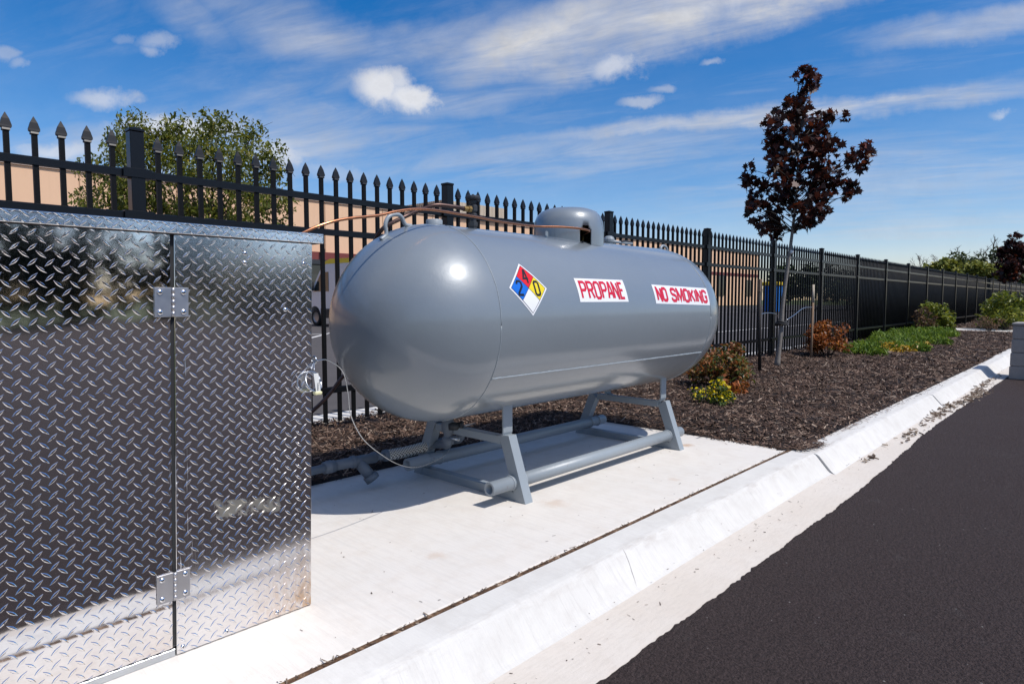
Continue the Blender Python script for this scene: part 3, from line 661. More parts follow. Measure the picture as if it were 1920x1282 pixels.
G = {'P': (.8, [[(0, 0), (0, 1), (.6, 1), (.8, .9), (.8, .6), (.6, .48), (0, .48)]]),
 'R': (.8, [[(0, 0), (0, 1), (.6, 1), (.8, .9), (.8, .62), (.6, .5), (0, .5)], [(.45, .5), (.82, 0)]]),
 'O': (.8, [[(.4, 1), (.62, 1), (.8, .88), (.8, .12), (.62, 0), (.18, 0), (0, .12), (0, .88), (.18, 1), (.4, 1)]]),
 'A': (.84, [[(0, 0), (.36, 1), (.48, 1), (.84, 0)], [(.14, .3), (.7, .3)]]), 'N': (.8, [[(0, 0), (0, 1), (.05, 1), (.75, 0), (.8, 0), (.8, 1)]]),
 'E': (.66, [[(.66, 1), (0, 1), (0, 0), (.66, 0)], [(0, .52), (.55, .52)]]),
 'S': (.8, [[(.8, .74), (.8, .88), (.62, 1), (.18, 1), (0, .88), (0, .66), (.15, .54), (.65, .46), (.8, .34), (.8, .12), (.62, 0), (.18, 0), (0, .12), (0, .26)]]),
 'M': (1.05, [[(0, 0), (0, 1), (.06, 1), (.525, .12), (.99, 1), (1.05, 1), (1.05, 0)]]), 'K': (.82, [[(0, 0), (0, 1)], [(.8, 1), (.03, .45)], [(.25, .62), (.84, 0)]]),
 'I': (.0, [[(0, 0), (0, 1)]]), 'G': (.8, [[(.8, .74), (.8, .88), (.62, 1), (.18, 1), (0, .88), (0, .12), (.18, 0), (.62, 0), (.8, .12), (.8, .46), (.45, .46)]]),
 '4': (.8, [[(.62, 0), (.62, 1), (.5, 1), (0, .34), (.85, .34)]]), '2': (.8, [[(0, .78), (0, .88), (.18, 1), (.62, 1), (.8, .88), (.8, .62), (0, .12), (0, 0), (.82, 0)]]), '0': (.8, [[(.4, 1), (.62, 1), (.8, .88), (.8, .12), (.62, 0), (.18, 0), (0, .12), (0, .88), (.18, 1), (.4, 1)]])}
def word(b, s, w_, h_, th, lift, ox, oy, tilt=0, gap=.36, m=None):
    tot = sum(.45 if c == ' ' else G[c][0]+gap for c in s)-gap-(.3 if 'A' in s else 0); k = (w_-th)/tot; x = -w_/2+th/2
    for i_, c in enumerate(s):
        if c == ' ': x += .45*k; continue
        if i_ and (c == 'A' or s[i_-1] == 'A'): x -= .15*k
        stroke_mesh(b, [[(px_*1+0, py_) for px_, py_ in ln] for ln in G[c][1]], 0, 0, 1, 1, 1, 0) if False else None
        lines = [[((x+px_*k), (-h_/2+th/2+py_*(h_-th))) for px_, py_ in ln] for ln in G[c][1]]
        stroke_mesh(b, lines, ox, oy, 1, 1, th, lift, tilt, m); x += (G[c][0]+gap)*k
def banner(txt, xc, ac, w_, h_, tilt, tw, th, gap):
    b = MB(); ay = R(ac)*TR
    patch(b, [(-w_/2, -h_/2), (w_/2, -h_/2), (w_/2, h_/2), (-w_/2, h_/2)], .0012, None, 10, 12, tilt, xc, ay); s_ = b.build('decal', 'white_vinyl', tank, fix=False)
    ws = txt.split(' '); lens = [sum(G[c][0]+gap for c in q_)-gap for q_ in ws]; sp_ = .62; tot = sum(lens)+sp_*(len(ws)-1); x = -w_*tw/2
    for q_, l_ in zip(ws, lens):
        wd = w_*tw*l_/tot; b = MB(); word(b, q_, wd, h_*.79, th, .0022, xc+x+wd/2, ay-(x+wd/2)*tilt, tilt, gap); b.build('lettering', 'red_ink', s_, fix=False); x += wd+w_*tw*sp_/tot
    return s_
tag(banner('PROPANE', 2.842, 20.15, .443, .129, .0, .90, .0150, .36), 'white PROPANE sticker with red letters')
tag(banner('NO SMOKING', 3.698, 17.2, .686, .118, .022, .93, .0190, .36), 'white NO SMOKING sticker with red letters')
b = MB(); cx_, ca_ = 2.248, R(20.6)*TR; D = .131
dm = lambda k: [(0, -k), (k, 0), (0, k), (-k, 0)]
patch(b, dm(D), .0012, 'white_vinyl', 12, 12, 0, cx_, ca_); d1 = b.build('hazard_diamond', None, tank, fix=False)
for k_, (col, cxx, cyy) in enumerate([('red_vinyl', 0, .5), ('blue_vinyl', -.5, 0), ('yellow_vinyl', .5, 0), ('white_vinyl', 0, -.5)]):
    q = .118; b = MB(); patch(b, [(cxx*q+a, cyy*q+c) for a, c in dm(q*.5)], .0018, col, 8, 8, 0, cx_, ca_); b.build('colour_field', None, d1, fix=False)
b = MB(); q = .118; stroke_mesh(b, [[(0, -q), (q, 0), (0, q), (-q, 0), (0, -q)], [(-q/2, -q/2), (q/2, q/2)], [(-q/2, q/2), (q/2, -q/2)]], cx_, ca_, 1, 1, .0022, .0023); b.build('border_line', 'black_ink', d1, fix=False)
b = MB()
for ch, cxx, cyy in (('4', 0, .5), ('2', -.5, 0), ('0', .5, 0)):
    hh, ww, th = .078, .042, .011
    lines = [[((px_/.82-.5)*(ww-th)+cxx*q, (py_-.5)*(hh-th)+cyy*q) for px_, py_ in ln] for ln in G[ch][1]]; stroke_mesh(b, lines, cx_, ca_, 1, 1, th, .0026)
b.build('numeral', 'black_ink', d1, fix=False)
# lifting lugs on the heads' shoulders
def lug(x0, x1, sgn):
    xa, xb = x0, x1; pts = []
    def surf(x):
        d = TX0-x if x < TX0 else (x-TX1 if x > TX1 else 0); return TZ+math.sqrt(max(TR*TR-d*d, 0))
    za, zb = surf(xa), surf(xb); y = TY
    p = [(xa-.03*sgn, y, za-.005-.012), (xa, y, za+.008), (xa-.003*sgn, y, za+.055), (xa+.02*sgn, y, za+.092), ((xa+xb)/2+.01*sgn, y, zb+.052), (xb-.02*sgn, y, zb+.040), (xb, y, zb+.010), (xb+.035*sgn, y, zb+.007)]
    b = MB(); b.tube(bez(p, 6), .0095, 10); b.build('lifting_lug', 'frame_paint', tank)
lug(1.775, 1.885, 1); lug(4.30, 4.19, -1)
topz = TZ+TR
# dome
DX, DA, DB, DH = 3.115, .214, .212, .185
b = MB(); prof_ = [(1, -.055)]+[(1, -.045+.01*i_) for i_ in range(8)]+[(.998, .04), (.995, .05), (.99, .065), (.97, .10), (.90, .138), (.78, .163), (.60, .178), (.35, .1855), (.0, .187)]
nn = 160; V = []; F = []
slot_a = math.atan2(-1, .38)
for (r, z) in prof_:
    for i in range(nn):
        a = 2*PI*i/nn; V.append((DX+DA*r*math.cos(a), TY+DB*r*math.sin(a), topz+z))
def in_slot(i, j):
    a = (2*PI*(i+.5)/nn-4.294+PI) % (2*PI)-PI; zc = (prof_[j][1]+prof_[j+1][1])/2; return abs(a) < .175 and (zc < .025 or math.hypot(a*DA, zc-.025) < .175*DA)
for j in range(len(prof_)-1):
    for i in range(nn):
        if in_slot(i, j): continue
        k = (i+1) % nn; F.append((j*nn+i, j*nn+k, (j+1)*nn+k, (j+1)*nn+i))
b.add(V, F, None, True); hood = b.build('valve_hood', 'tank_paint', tank, fix=True)
md = hood.modifiers.new('thick', 'SOLIDIFY'); md.thickness = .004; md.offset = -1
# rounded top of the slot, trimmed by an arch plate, and the fittings inside
b = MB(); b.lathe([(.06, -.02), (.06, .05), (.04, .06), (.04, .1), (.02, .105), (.0001, .105)], 20, 'cast_iron', Matrix.Translation((DX, TY, topz)))
b.lathe([(.022, -.02), (.022, .07), (.03, .07), (.03, .085), (.0001, .085)], 12, 'brass', Matrix.Translation((DX+.08, TY-.05, topz))); b.build('gauge_fitting', None, tank)
b = MB(); b.prism([(-.012, 0), (.012, 0), (.012, .03), (.006, .038), (-.006, .038), (-.012, .03)], -.002, .002, None, Matrix.Translation((2.745, 2.30, TZ+math.sqrt(TR**2-(2.30-TY)**2)-.004))); b.build('hasp', 'tank_paint', tank)
# filler cap, hydrostat coupling
b = MB(); b.lathe([(.040, -.01), (.040, .022), (.037, .026), (.0001, .026)], 28, 'frame_paint', Matrix.Translation((2.06, TY, topz))); b.build('plug', None, tank)
# service valve with handwheel
VX = 2.32; b = MB(); M = Matrix.Translation((VX, TY, topz))
b.lathe([(.022, -.01), (.022, .012), (.025, .014), (.025, .036), (.018, .038), (.018, .05), (.023, .054), (.023, .075), (.016, .082), (.024, .092), (.024, .118), (.016, .126), (.019, .135), (.019, .150), (.012, .153), (.012, .168), (.0001, .168)], 6, 'cast_iron', M, False)
sv = b.build('service_valve', None, tank)
b = MB(); V = []
b.lathe([(.008, .150), (.035, .150), (.038, .156), (.038, .166), (.034, .170), (.006, .168), (.006, .178), (.0001, .179)], 12, 'cast_iron', M, False); b.build('handwheel', None, sv)
b = MB(); b.cyl((VX-.018, TY, topz+.1), (VX-.036, TY, topz+.1), .018, 6, 'brass', smooth=False); b.cyl((VX-.036, TY, topz+.1), (VX-.065, TY, topz+.098), .014, 6, 'brass', smooth=False); b.build('brass_nut', None, sv)
b = MB(); M = Matrix.Translation((3.545, TY, topz)); b.lathe([(.026, -.01), (.026, .01), (.034, .014), (.036, .03), (.030, .045), (.018, .052), (.0001, .053)], 14, 'frame_paint', M, False)
b.tube([(3.56, TY, topz+.02), (3.66, TY-.01, topz+.018), (3.79, TY-.02, topz+.016)], [.012, .009, .008], 8, 'frame_paint'); b.tube(bez([(3.66, TY-.02, topz+.026), (3.72, TY-.02, topz+.030), (3.80, TY-.02, topz+.024)], 4), .005, 6, 'cast_iron'); b.build('liquid_valve', None, tank)
# copper lines
b = MB(); pts = [(1.20, 2.33, 1.20), (1.30, 2.30, 1.262), (1.38, 2.288, 1.298), (1.479, 2.288, 1.326), (1.625, 2.288, 1.352), (1.72, 2.288, 1.378), (1.82, 2.288, 1.398), (1.93, 2.288, 1.405), (2.08, 2.288, 1.402), (2.211, 2.288, 1.398), (2.355, 2.288, 1.391), (2.623, 2.288, 1.389), (2.80, 2.245, 1.396), (2.93, 2.215, 1.395), (3.02, 2.215, 1.390), (3.055, 2.26, 1.382), (3.08, 2.32, 1.376)]
b.tube(bez(pts, 6), .0062, 10); tag(b.build('copper_tube', 'copper'), 'thin bright copper tube running from the cabinet over the tank into its hood', 'pipe', 'copper gas lines')
b = MB(); pts = [(VX-.06, TY, topz+.098), (2.20, TY+.005, topz+.102), (2.10, TY+.03, topz+.103), (2.042, 2.50, 1.441), (1.98, 2.53, 1.41), (1.937, 2.54, 1.388), (1.87, 2.57, 1.348), (1.86, 2.62, 1.310), (1.88, 2.70, 1.24), (1.95, 2.85, 1.08), (2.10, 3.0, .86), (2.06, 3.1, .66), (1.95, 3.1, .57), (1.867, 3.1, .484), (1.768, 3.1, .408), (1.5, 3.0, .30), (1.1, 2.6, .2)]
b.tube(bez(pts, 8), .0105, 10); tag(b.build('copper_tube', 'copper_dull'), 'thicker dark copper tube bending from the handwheel valve down behind the tank', 'pipe', 'copper gas lines')
# skid
def frame(x, far):
    w2 = .032; zb = .045
    sk = MB()
    def leg(yb, yt, sg):
        # flat box leg in the plane x, leaning inwards
        dx = .028; t = .062
        o_ = []
        pts = [(yb, 0), (yb+sg*t, 0), (yt+sg*t*.9, .285), (yt+sg*t*.25, .318), (yt, .318)] if far else [(yb, 0), (yb+sg*t, 0), (yt+sg*(t+.005), .318), (yt, .322)]
        V = [(x-dx, y, z) for y, z in pts]+[(x+dx, y, z) for y, z in pts]; n = len(pts)
        b = MB(); b.add(V, [tuple(range(n)), tuple(range(2*n-1, n-1, -1))]+[(i, i+n, (i+1) % n+n, (i+1) % n) for i in range(n)])
        return b.build('leg', 'frame_paint', tank)
    leg(2.062, 2.175, 1); leg(2.93, 2.80, -1)
    b = MB(); b.box(x-.025, x+.025, 2.118, 2.874, 0.0, .045, bev=.002); b.build('base_beam', 'frame_paint', tank)
    b = MB(); b.box(x-.025, x+.025, 2.236, 2.738, .272, .312, bev=.002); b.build('cross_beam', 'frame_paint', tank)
    for (y, sg) in ((2.215, 1), (2.66, -1)):
        zt = TZ-math.sqrt(TR**2-(y+.01-TY)**2)+.02
        b = MB(); V = []
        pts = [(y, zt+.02), (y, .335), (y+.006*sg, .320), (y+.03*sg, .3125), (y+.05*sg, .3125)]
        th = .008; V = []; xs0, xs1 = x-.032, x+.034
        for (a, z) in pts: V += [(xs0, a, z), (xs1, a, z)]
        n_ = len(pts)
        b.add(V, [(2*i, 2*i+1, 2*i+3, 2*i+2) for i in range(n_-1)]); o = b.build('saddle_strap', 'frame_paint', tank)
        md = o.modifiers.new('thick', 'SOLIDIFY'); md.thickness = .009; md.offset = -1 if sg > 0 else 1
frame(2.335, False); frame(3.87, True)
def pipe_open(y, z, x0, x1, r):
    b = MB(); M = Matrix.Translation((0, y, z)) @ Matrix.Rotation(PI/2, 4, 'Y')
    b.lathe([(r*.70, x0+.15), (r*.70, x0), (r, x0), (r, x1), (r*.70, x1), (r*.70, x1-.15)], 28, None, M); o = b.build('skid_pipe', 'frame_paint', tank)
    for f in o.data.polygons: f.use_smooth = abs(f.normal.x) < .5
    for xx in (2.335-.045, 2.335+.045, 3.87-.045, 3.87+.045):
        b = MB(); b.lathe([(r+.0005, xx-.004), (r+.005, xx-.003), (r+.005, xx+.003), (r+.0005, xx+.004)], 24, None, M); b.build('weld_collar', 'frame_paint', o)
pipe_open(2.150, .093, 2.145, 4.0, .034); pipe_open(2.790, .098, 2.15, 4.0, .034)
# gas piping under the near head
pp = empty('gas_piping', (2.0, 2.9, 0), 'grey gas pipe with strainer and braided flexible hose running from the cabinet under the tank', 'pipe')
b = MB()
b.cyl((.9, 2.86, .150), (1.92, 2.885, .150), .021, 18, 'frame_paint_shaded'); b.build('pipe_run', None, pp)
PY = 2.885
b = MB()
for x0, x1, r in [(1.70, 1.76, .031), (1.72, 1.74, .034), (1.86, 1.88, .033), (1.99, 2.01, .030)]: b.cyl((x0, PY, .150), (x1, PY, .150), r, 18)
b.cyl((1.75, PY, .150), (2.00, PY-.005, .150), .027, 18); b.cyl((1.99, PY-.005, .150), (2.09, PY-.01, .150), .019, 16)
b.cyl((1.90, PY, .150), (1.955, PY-.04, .060), .030, 18); b.cyl((1.948, PY-.035, .072), (1.963, PY-.046, .045), .039, 18); b.build('strainer', 'frame_paint_shaded', pp)
b = MB(); b.tube(bez([(2.075, PY-.01, .150), (2.16, PY-.02, .149), (2.25, PY-.035, .155), (2.33, PY-.06, .168)], 8), .030, 20)
b.build('braided_hose', 'braid', pp)
b = MB(); b.tube(bez([(2.32, PY-.056, .167), (2.34, PY-.064, .170)], 3), .032, 18); b.build('hose_ferrule', 'frame_paint_shaded', pp)
b = MB(); b.tube(bez([(2.06, PY-.01, .150), (2.08, PY-.01, .150)], 3), .032, 18); b.build('hose_ferrule', 'frame_paint_shaded', pp)
b = MB()
b.tube(bez([(2.335, PY-.062, .169), (2.40, PY-.085, .180), (2.46, PY-.13, .190), (2.47, PY-.17, .205), (2.47, PY-.19, .25)], 6), .024, 16, ); b.build('elbow', 'frame_paint_shaded', pp)
vx, vy = 2.30, 2.62
b = MB(); b.tube(bez([(2.335, PY-.062, .169), (2.36, PY-.10, .178), (2.345, vy+.10, .19), (vx+.01, vy+.02, .205), (vx, vy, .235)], 6), .023, 16, 'frame_paint_shaded'); b.build('elbow', None, pp)
b = MB(); M = Matrix.Translation((vx, vy, 0)); b.lathe([(.030, .215), (.033, .235), (.033, .25), (.024, .255), (.024, .275), (.034, .28), (.036, .33), (.03, .345), (.028, .44)], 16, 'frame_paint_shaded', M)
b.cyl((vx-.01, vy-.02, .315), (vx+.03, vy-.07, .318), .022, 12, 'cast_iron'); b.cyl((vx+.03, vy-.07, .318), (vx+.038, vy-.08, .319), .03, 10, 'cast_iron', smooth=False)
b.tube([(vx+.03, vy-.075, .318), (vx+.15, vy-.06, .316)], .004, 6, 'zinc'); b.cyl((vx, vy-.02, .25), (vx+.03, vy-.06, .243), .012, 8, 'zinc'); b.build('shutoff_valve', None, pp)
# thin steel cable from the cabinet ring to the shutoff valve
b = MB(); pts = [(1.094, FY+.006, .80), (1.16, 1.93, .795), (1.26, 2.0, .745), (1.30, 2.03, .66), (1.33, 2.06, .57), (1.42, 2.12, .46), (1.56, 2.2, .36), (1.72, 2.29, .27), (1.88, 2.37, .212), (2.04, 2.44, .195), (2.18, 2.50, .20), (2.26, 2.55, .225), (2.30, 2.575, .245)]
b.tube(bez(pts, 6), .0019, 8); tag(b.build('safety_cable', 'zinc'), 'thin white steel cable sagging from the cabinet corner to the valve under the tank', 'cable')

# ================================================================== FENCE
FN = 4.25; PX0 = 1.312; PS = 2.43; NB = 38; first = -2
fence = empty('picket_fence', (PX0, FN, 0), 'tall black steel fence of spear topped pickets running behind the tank and planting bed', 'fence')
def local(o, loc): o.location = loc; return o
def post_mesh():
    b = MB(); b.box(-.0375, .0375, -.0375, .0375, -.05, 1.975, bev=.003); return b
b = post_mesh(); p0 = b.build('post', 'black_paint'); p0.parent = fence
b = MB(); b.box(-.041, .041, -.041, .041, 1.976, 1.994, bev=.003)
b.add([(-.038, -.038, 1.994), (.038, -.038, 1.994), (.038, .038, 1.994), (-.038, .038, 1.994), (0, 0, 2.004)], [(0, 1, 4), (1, 2, 4), (2, 3, 4), (3, 0, 4)]); c0 = b.build('post_cap', 'black_paint'); c0.parent = p0
for z in (1.735, 1.49, .325):
    b = MB(); b.box(-.078, .078, -.0415, .0415, z-.027, z+.027, bev=.002); br0 = b.build('rail_bracket', 'black_paint'); br0.parent = p0
b = MB(); L = PS-.079
prof_r = [(-.019, -.022), (.019, -.022), (.019, .018), (.012, .022), (.012, .016), (-.012, .016), (-.012, .022), (-.019, .018)]
V = [(.0395, y, z) for y, z in prof_r]+[(.0395+L, y, z) for y, z in prof_r]; n = 8
b.add(V, [tuple(range(n)), tuple(range(2*n-1, n-1, -1))]+[(i, i+n, (i+1) % n+n, (i+1) % n) for i in range(n)]); r0 = b.build('rail', 'black_paint'); r0.parent = fence
def picket_mb():
    b = MB(); b.box(-.0125, .0125, -.0125, .0125, .085, 1.875); return b
def finial_mb():
    b = MB()
    # pressed collar, then four sided spear head
    lv = [(.0125, .0125, 1.872), (.018, .0190, 1.876), (.0170, .0147, 1.886), (.0245, .0142, 1.892), (.0255, .0125, 1.902), (.0165, .008, 1.935), (.0012, .0012, 1.968)]
    V = []; F = []
    for (a, c, z) in lv: V += [(-a, -c, z), (a, -c, z), (a, c, z), (-a, c, z)]
    for j in range(len(lv)-1):
        for i in range(4): k = (i+1) % 4; F.append((4*j+i, 4*j+k, 4*j+4+k, 4*j+4+i))
    b.add(V, F); return b
k0 = picket_mb().build('picket', 'black_matte'); k0.parent = fence
f0 = finial_mb().build('finial', 'black_gloss'); f0.parent = k0
used = {'p': 0, 'r': 0, 'k': 0}; NPI = 19; restX = []
def dup(o, loc, parent=None):
    c = o.copy(); C.objects.link(c); c.parent = parent or o.parent; c.location = loc
    for ch in o.children: dup(ch, ch.location.copy(), c)
    return c
npk = 0; bays = list(range(first, NB))
for i in bays:
    x = i*PS
    if i == 0: pass
    else: dup(p0, (x, 0, 0))
    for z in (1.735, 1.49, .325):
        if i == first and z == 1.735: first_rail = (x, z)
        else: dup(r0, (x, 0, z))
    for k in range(1, NPI+1):
        xx = x+k*PS/(NPI+1)
        if -.75 < xx and npk < 100:
            if npk == 0: k0_loc = (xx, 0, 0)
            else: dup(k0, (xx, 0, 0))
            npk += 1
        else: restX.append(xx)
r0.location = (first_rail[0], 0, first_rail[1]); k0.location = k0_loc
pm = np.array([v_ for v_ in picket_mb().v]); fm = np.array([v_ for v_ in finial_mb().v]); pf_, ff_ = picket_mb().f, finial_mb().f
Vb = np.concatenate([pm, fm]); Fb = np.array(pf_+[[i+len(pm) for i in f] for f in ff_])
X = np.array(restX); V = (Vb[None]+np.stack([X, X*0, X*0], 1)[:, None]).reshape(-1, 3); F = (Fb[None]+(np.arange(len(X))*len(Vb))[:, None, None]).reshape(-1, 4)
tag(np_mesh('pickets', V, F, 'black_matte', fence, local=True), kind='stuff')

# ================================================================== PLANTS
def leaf_mesh(name, centres, size, m, parent, shape='oval', droop=.3, flat=None, jit=.25):
    """one mesh of many small leaf faces"""
    n = len(centres)
    if shape == 'maple':
        o2 = [(0, -.5), (.18, -.28), (.5, -.38), (.34, -.12), (.56, .10), (.26, .12), (.30, .34), (.14, .26), (0, .62)]
        pts = o2+[(-x, y) for x, y in o2[-2:0:-1]]
    elif shape == 'oval': pts = [(0, -.5), (.2, -.15), (.17, .18), (0, .55), (-.17, .18), (-.2, -.15)]
    elif shape == 'spray': pts = [(-.03, -.5), (.03, -.5), (.085, -.1), (.03, .1), (.06, .3), (0, .5), (-.06, .3), (-.03, .1), (-.085, -.1)]
    elif shape == 'broad': pts = [(0, -.5), (.34, -.1), (.24, .3), (0, .5), (-.24, .3), (-.34, -.1)]
    else: pts = [(-.06, -.5), (.06, -.5), (.02, .5), (-.02, .5)]
    pts = np.array(pts); k = len(pts)
    yaw = rng.uniform(0, 2*PI, n); pit = rng.normal(-droop, .55, n); rol = rng.normal(0, .7, n)
    d = np.stack([np.cos(yaw)*np.cos(pit), np.sin(yaw)*np.cos(pit), np.sin(pit)], 1); s = np.stack([-np.sin(yaw), np.cos(yaw), 0*yaw], 1); u_ = np.cross(d, s)
    s2 = s*np.cos(rol)[:, None]+u_*np.sin(rol)[:, None]; u2 = np.cross(d, s2)
    sz = size*rng.lognormal(0, jit, n)
    cup = np.abs(pts[:, 0])*.35-np.abs(pts[:, 1])**2*.3
    V = centres[:, None]+(s2[:, None]*pts[None, :, 0, None]+d[:, None]*pts[None, :, 1, None]+u2[:, None]*cup[None, :, None])*sz[:, None, None]
    V = V.reshape(-1, 3); F = np.arange(n*k).reshape(n, k)
    return np_mesh(name, V, F, m, parent)
def ballpts(c, r, n, fl=1., shell=.35):
    d = rng.normal(size=(n, 3)); d /= np.linalg.norm(d, axis=1)[:, None]; rad = rng.random(n)**shell
    return np.array(c)+d*rad[:, None]*np.array([r, r, r*fl])
RV = np.array(Rr); HV = np.array(Hh)
def grow(b, a, c, r0_, r1_, n=4, wob_=.05):
    a = Vector(a); c = Vector(c); L = (c-a).length; pts = [a]
    for i in range(1, n): t = i/n; pts.append(a.lerp(c, t)+Vector((random.gauss(0, 1), random.gauss(0, 1), random.gauss(0, .5)))*wob_*L+Vector((0, 0, .06*L*math.sin(PI*t))))
    pts.append(c); b.tube(bez(pts, 3), list(np.linspace(r0_, r1_, (len(pts)-1)*3+1)), 6)

def maple(loc, scale, label, clumps, nl, lsz, full=True):
    t = empty('maple_tree', loc, label, 'tree', 'purple maples in the mulch bed'); L0 = np.array(loc)
    def W3(u_, z_, dpt=0): return L0+RV*u_*scale+HV*dpt*scale+np.array([0, 0, z_*scale])
    tr = MB(); axis = [(-.14, 0), (-.10, .45), (-.07, 1.0), (-.005, 1.6), (.04, 2.05), (.075, 2.5), (.085, 3.0), (.085, 3.5), (.09, 4.0)]
    tr.tube(bez([W3(a, z) for a, z in axis], 5), list(np.interp(np.linspace(0, 1, 41), [0, .04, .12, .5, 1], [.048*scale, .036*scale, .031*scale, .020*scale, .004*scale])), 14)
    trunk = tr.build('trunk', 'bark_grey', t)
    br = MB(); cs = []
    for (x_, y_, r_) in clumps:
        px_, py_ = 1340+x_/3.286, 110+y_/3.286; u_ = (px_-1490)/1210*9.45; u_ = .06+(u_-.06)*.93; z_ = (561-py_)/1210*9.45+1; rr = r_/3.286/1210*9.45
        spread = .22+.20*min(1, (4.2-z_)/1.5); dp = random.uniform(-1, 1)*spread*(1-min(1, abs(u_-.08)/1.2)*.6)
        c = W3(u_, z_, dp); cs.append((c, rr*scale, u_, z_))
        ax_z = max(1.98, z_-.22-.38*abs(u_-.06)); au = np.interp(ax_z, [z for a, z in axis], [a for a, z in axis])
        if ax_z > 4.0: ax_z = 3.95
        grow(br, W3(au, ax_z), c, .008*scale, .003*scale, 4, .04)
    br.build('branch', 'bark_dark', trunk)
    pts = []
    tot = sum(c[1]**2 for c in cs)
    for c, rr, _, _ in cs: pts.append(ballpts(c, rr*1.25, max(9*(rr > .05), int(nl*rr*rr/tot)+4), 1., .6))
    leaf_mesh('crown', np.concatenate(pts), lsz*scale, 'leaf_maple', t, 'maple', .45, jit=.2)
    return t
MC = [(560,125,42),(540,180,45),(640,160,35),(480,155,25),(540,240,45),(490,300,60),(580,300,55),(420,350,45),(480,390,80),(330,430,45),(560,400,70),(740,360,60),(790,390,35),(690,440,60),(380,480,80),(480,500,90),(340,540,60),(600,500,90),(700,520,70),(775,520,40),(370,600,45),(480,600,80),(590,600,80),(690,600,45),(750,580,30),(250,680,45),(320,680,45),(420,680,70),(540,690,90),(640,700,80),(740,690,60),(840,660,50),(900,620,55),(955,590,40),(920,680,35),(240,760,50),(330,770,60),(430,770,80),(540,790,90),(650,790,90),(760,780,70),(850,800,45),(905,810,35),(820,860,30),(900,850,25),(300,850,45),(400,850,70),(500,880,80),(600,880,90),(700,860,60),(220,900,35),(240,940,35),(190,940,20),(340,900,45),(420,950,60),(520,960,70),(600,970,70),(650,1000,50),(710,960,25),(280,1020,30),(310,1060,35),(400,1020,55),(460,1040,60),(440,1090,35),(580,1030,40),(640,1030,30)]
mt = maple((9.68, 3.50, .0), 1.0, 'young purple leaved maple tied between two stakes', MC, 1900, .098)
mt2 = maple((36.5, 3.5, 0), .92, 'distant purple maple farther along the fence at the right edge', [(x, y, r*1.15) for x, y, r in MC], 2200, .15)
# stakes, tie
b = MB(); b.cyl((8.46, 3.40, -.05), (8.43, 3.42, 1.24), .022, 8, 'stake_metal', .024); b.box(8.40, 8.455, 3.40, 3.44, 1.10, 1.262, 'stake_wood'); tag(b.build('tree_stake'), 'dark stake left of the maple trunk', 'stake', 'tree stakes')
b = MB(); b.cyl((10.83, 3.53, -.05), (11.0, 3.58, .95), .017, 8, 'stake_wood', .017); b.cyl((11.0, 3.58, .95), (11.05, 3.60, 1.235), .022, 8, 'wood_pale', .018); tag(b.build('tree_stake'), 'brown wooden stake with pale top right of the maple trunk', 'stake', 'tree stakes')
ux = lambda u_, z_, d=0: tuple(np.array([9.68, 3.5, 0])+RV*u_+HV*d+np.array([0, 0, z_]))
tie = empty('tree_tie', ux(-.06, 1.0), 'wire with black rubber collar tying the maple trunk to its stakes', 'tree tie')
b = MB(); b.tube(bez([(8.44, 3.42, .80), (8.75, 3.43, .815), (9.1, 3.45, .79), ux(-.13, .70)], 6), .006, 6); b.tube(bez([ux(.0, .70, .02), (10.05, 3.54, .76), (10.5, 3.56, .86), (10.97, 3.575, .87)], 6), .006, 6); b.build('wire', 'zinc', tie)
b = MB()
for k in range(2): b.tube([ux(-.085+.068*math.cos(a)*(1+.25*k), .665-.028*k+.012*math.sin(2*a), .06*math.sin(a)) for a in np.linspace(0, 2*PI, 25)], .016, 8)
b.build('collar', 'rubber', tie)
b = MB(); b.cyl(ux(.022, 1.66), ux(.026, 1.71), .034, 12, 'paper'); b.build('trunk_band', None, tie)

def shrub(name, loc, rx, h, n, m, lsz, label, cat, group, shape='oval', stems=14, droop=.1, m2=None, n2=0, l2=.03, gap=.0, stem_m='bark_dark', clump=26, skew=(0, 0)):
    t = empty(name, loc, label, cat, group); L0 = np.array(loc); b = MB(); pts = []; tips = []
    for i in range(clump):
        a = random.uniform(0, 2*PI); rr = math.sqrt(random.random())*.85; zt = h*(.25+.62*random.random())*(1-.55*rr**2)
        c = L0+np.array([rx*rr*math.cos(a)+skew[0]*zt, rx*rr*math.sin(a)+skew[1]*zt, zt]); tips.append(c)
        if i < stems: grow(b, L0+np.array([random.gauss(0, .03), random.gauss(0, .03), -.01]), c, .006, .0025, 3, .05)
        pts.append(ballpts(c, rx*random.uniform(.22, .40), n//clump, .8, .55))
    b.build('stem', stem_m, t)
    p = np.concatenate(pts); p = p[p[:, 2] > .02]
    leaf_mesh('foliage', p, lsz, m, t, shape, droop)
    if m2:
        q = np.concatenate([ballpts(c+np.array([0, 0, rx*.12]), rx*.36, max(1, n2//clump), .6, .4) for c in tips]); leaf_mesh('flowers', q, l2, m2, t, 'broad', .0)
    return t
g1 = 'ornamental shrubs in the mulch bed'
shrub('red_green_shrub', (6.75, 3.17, 0), .38, .64, 2600, 'leaf_red', .052, 'red and green leafy shrub right behind the far end of the tank', 'shrub', g1, clump=38, stems=22)
shrub('orange_leaf_plant', (6.35, 2.80, 0), .2, .2, 420, 'leaf_orange', .05, 'low orange leaved plant between the yellow flowers and the red shrub', 'plant', g1, clump=12)
shrub('red_shrub', (11.75, 3.58, 0), .38, .74, 3000, 'leaf_orange', .05, 'rusty orange rounded shrub right of the maple against the fence', 'shrub', g1, clump=34, stems=18)
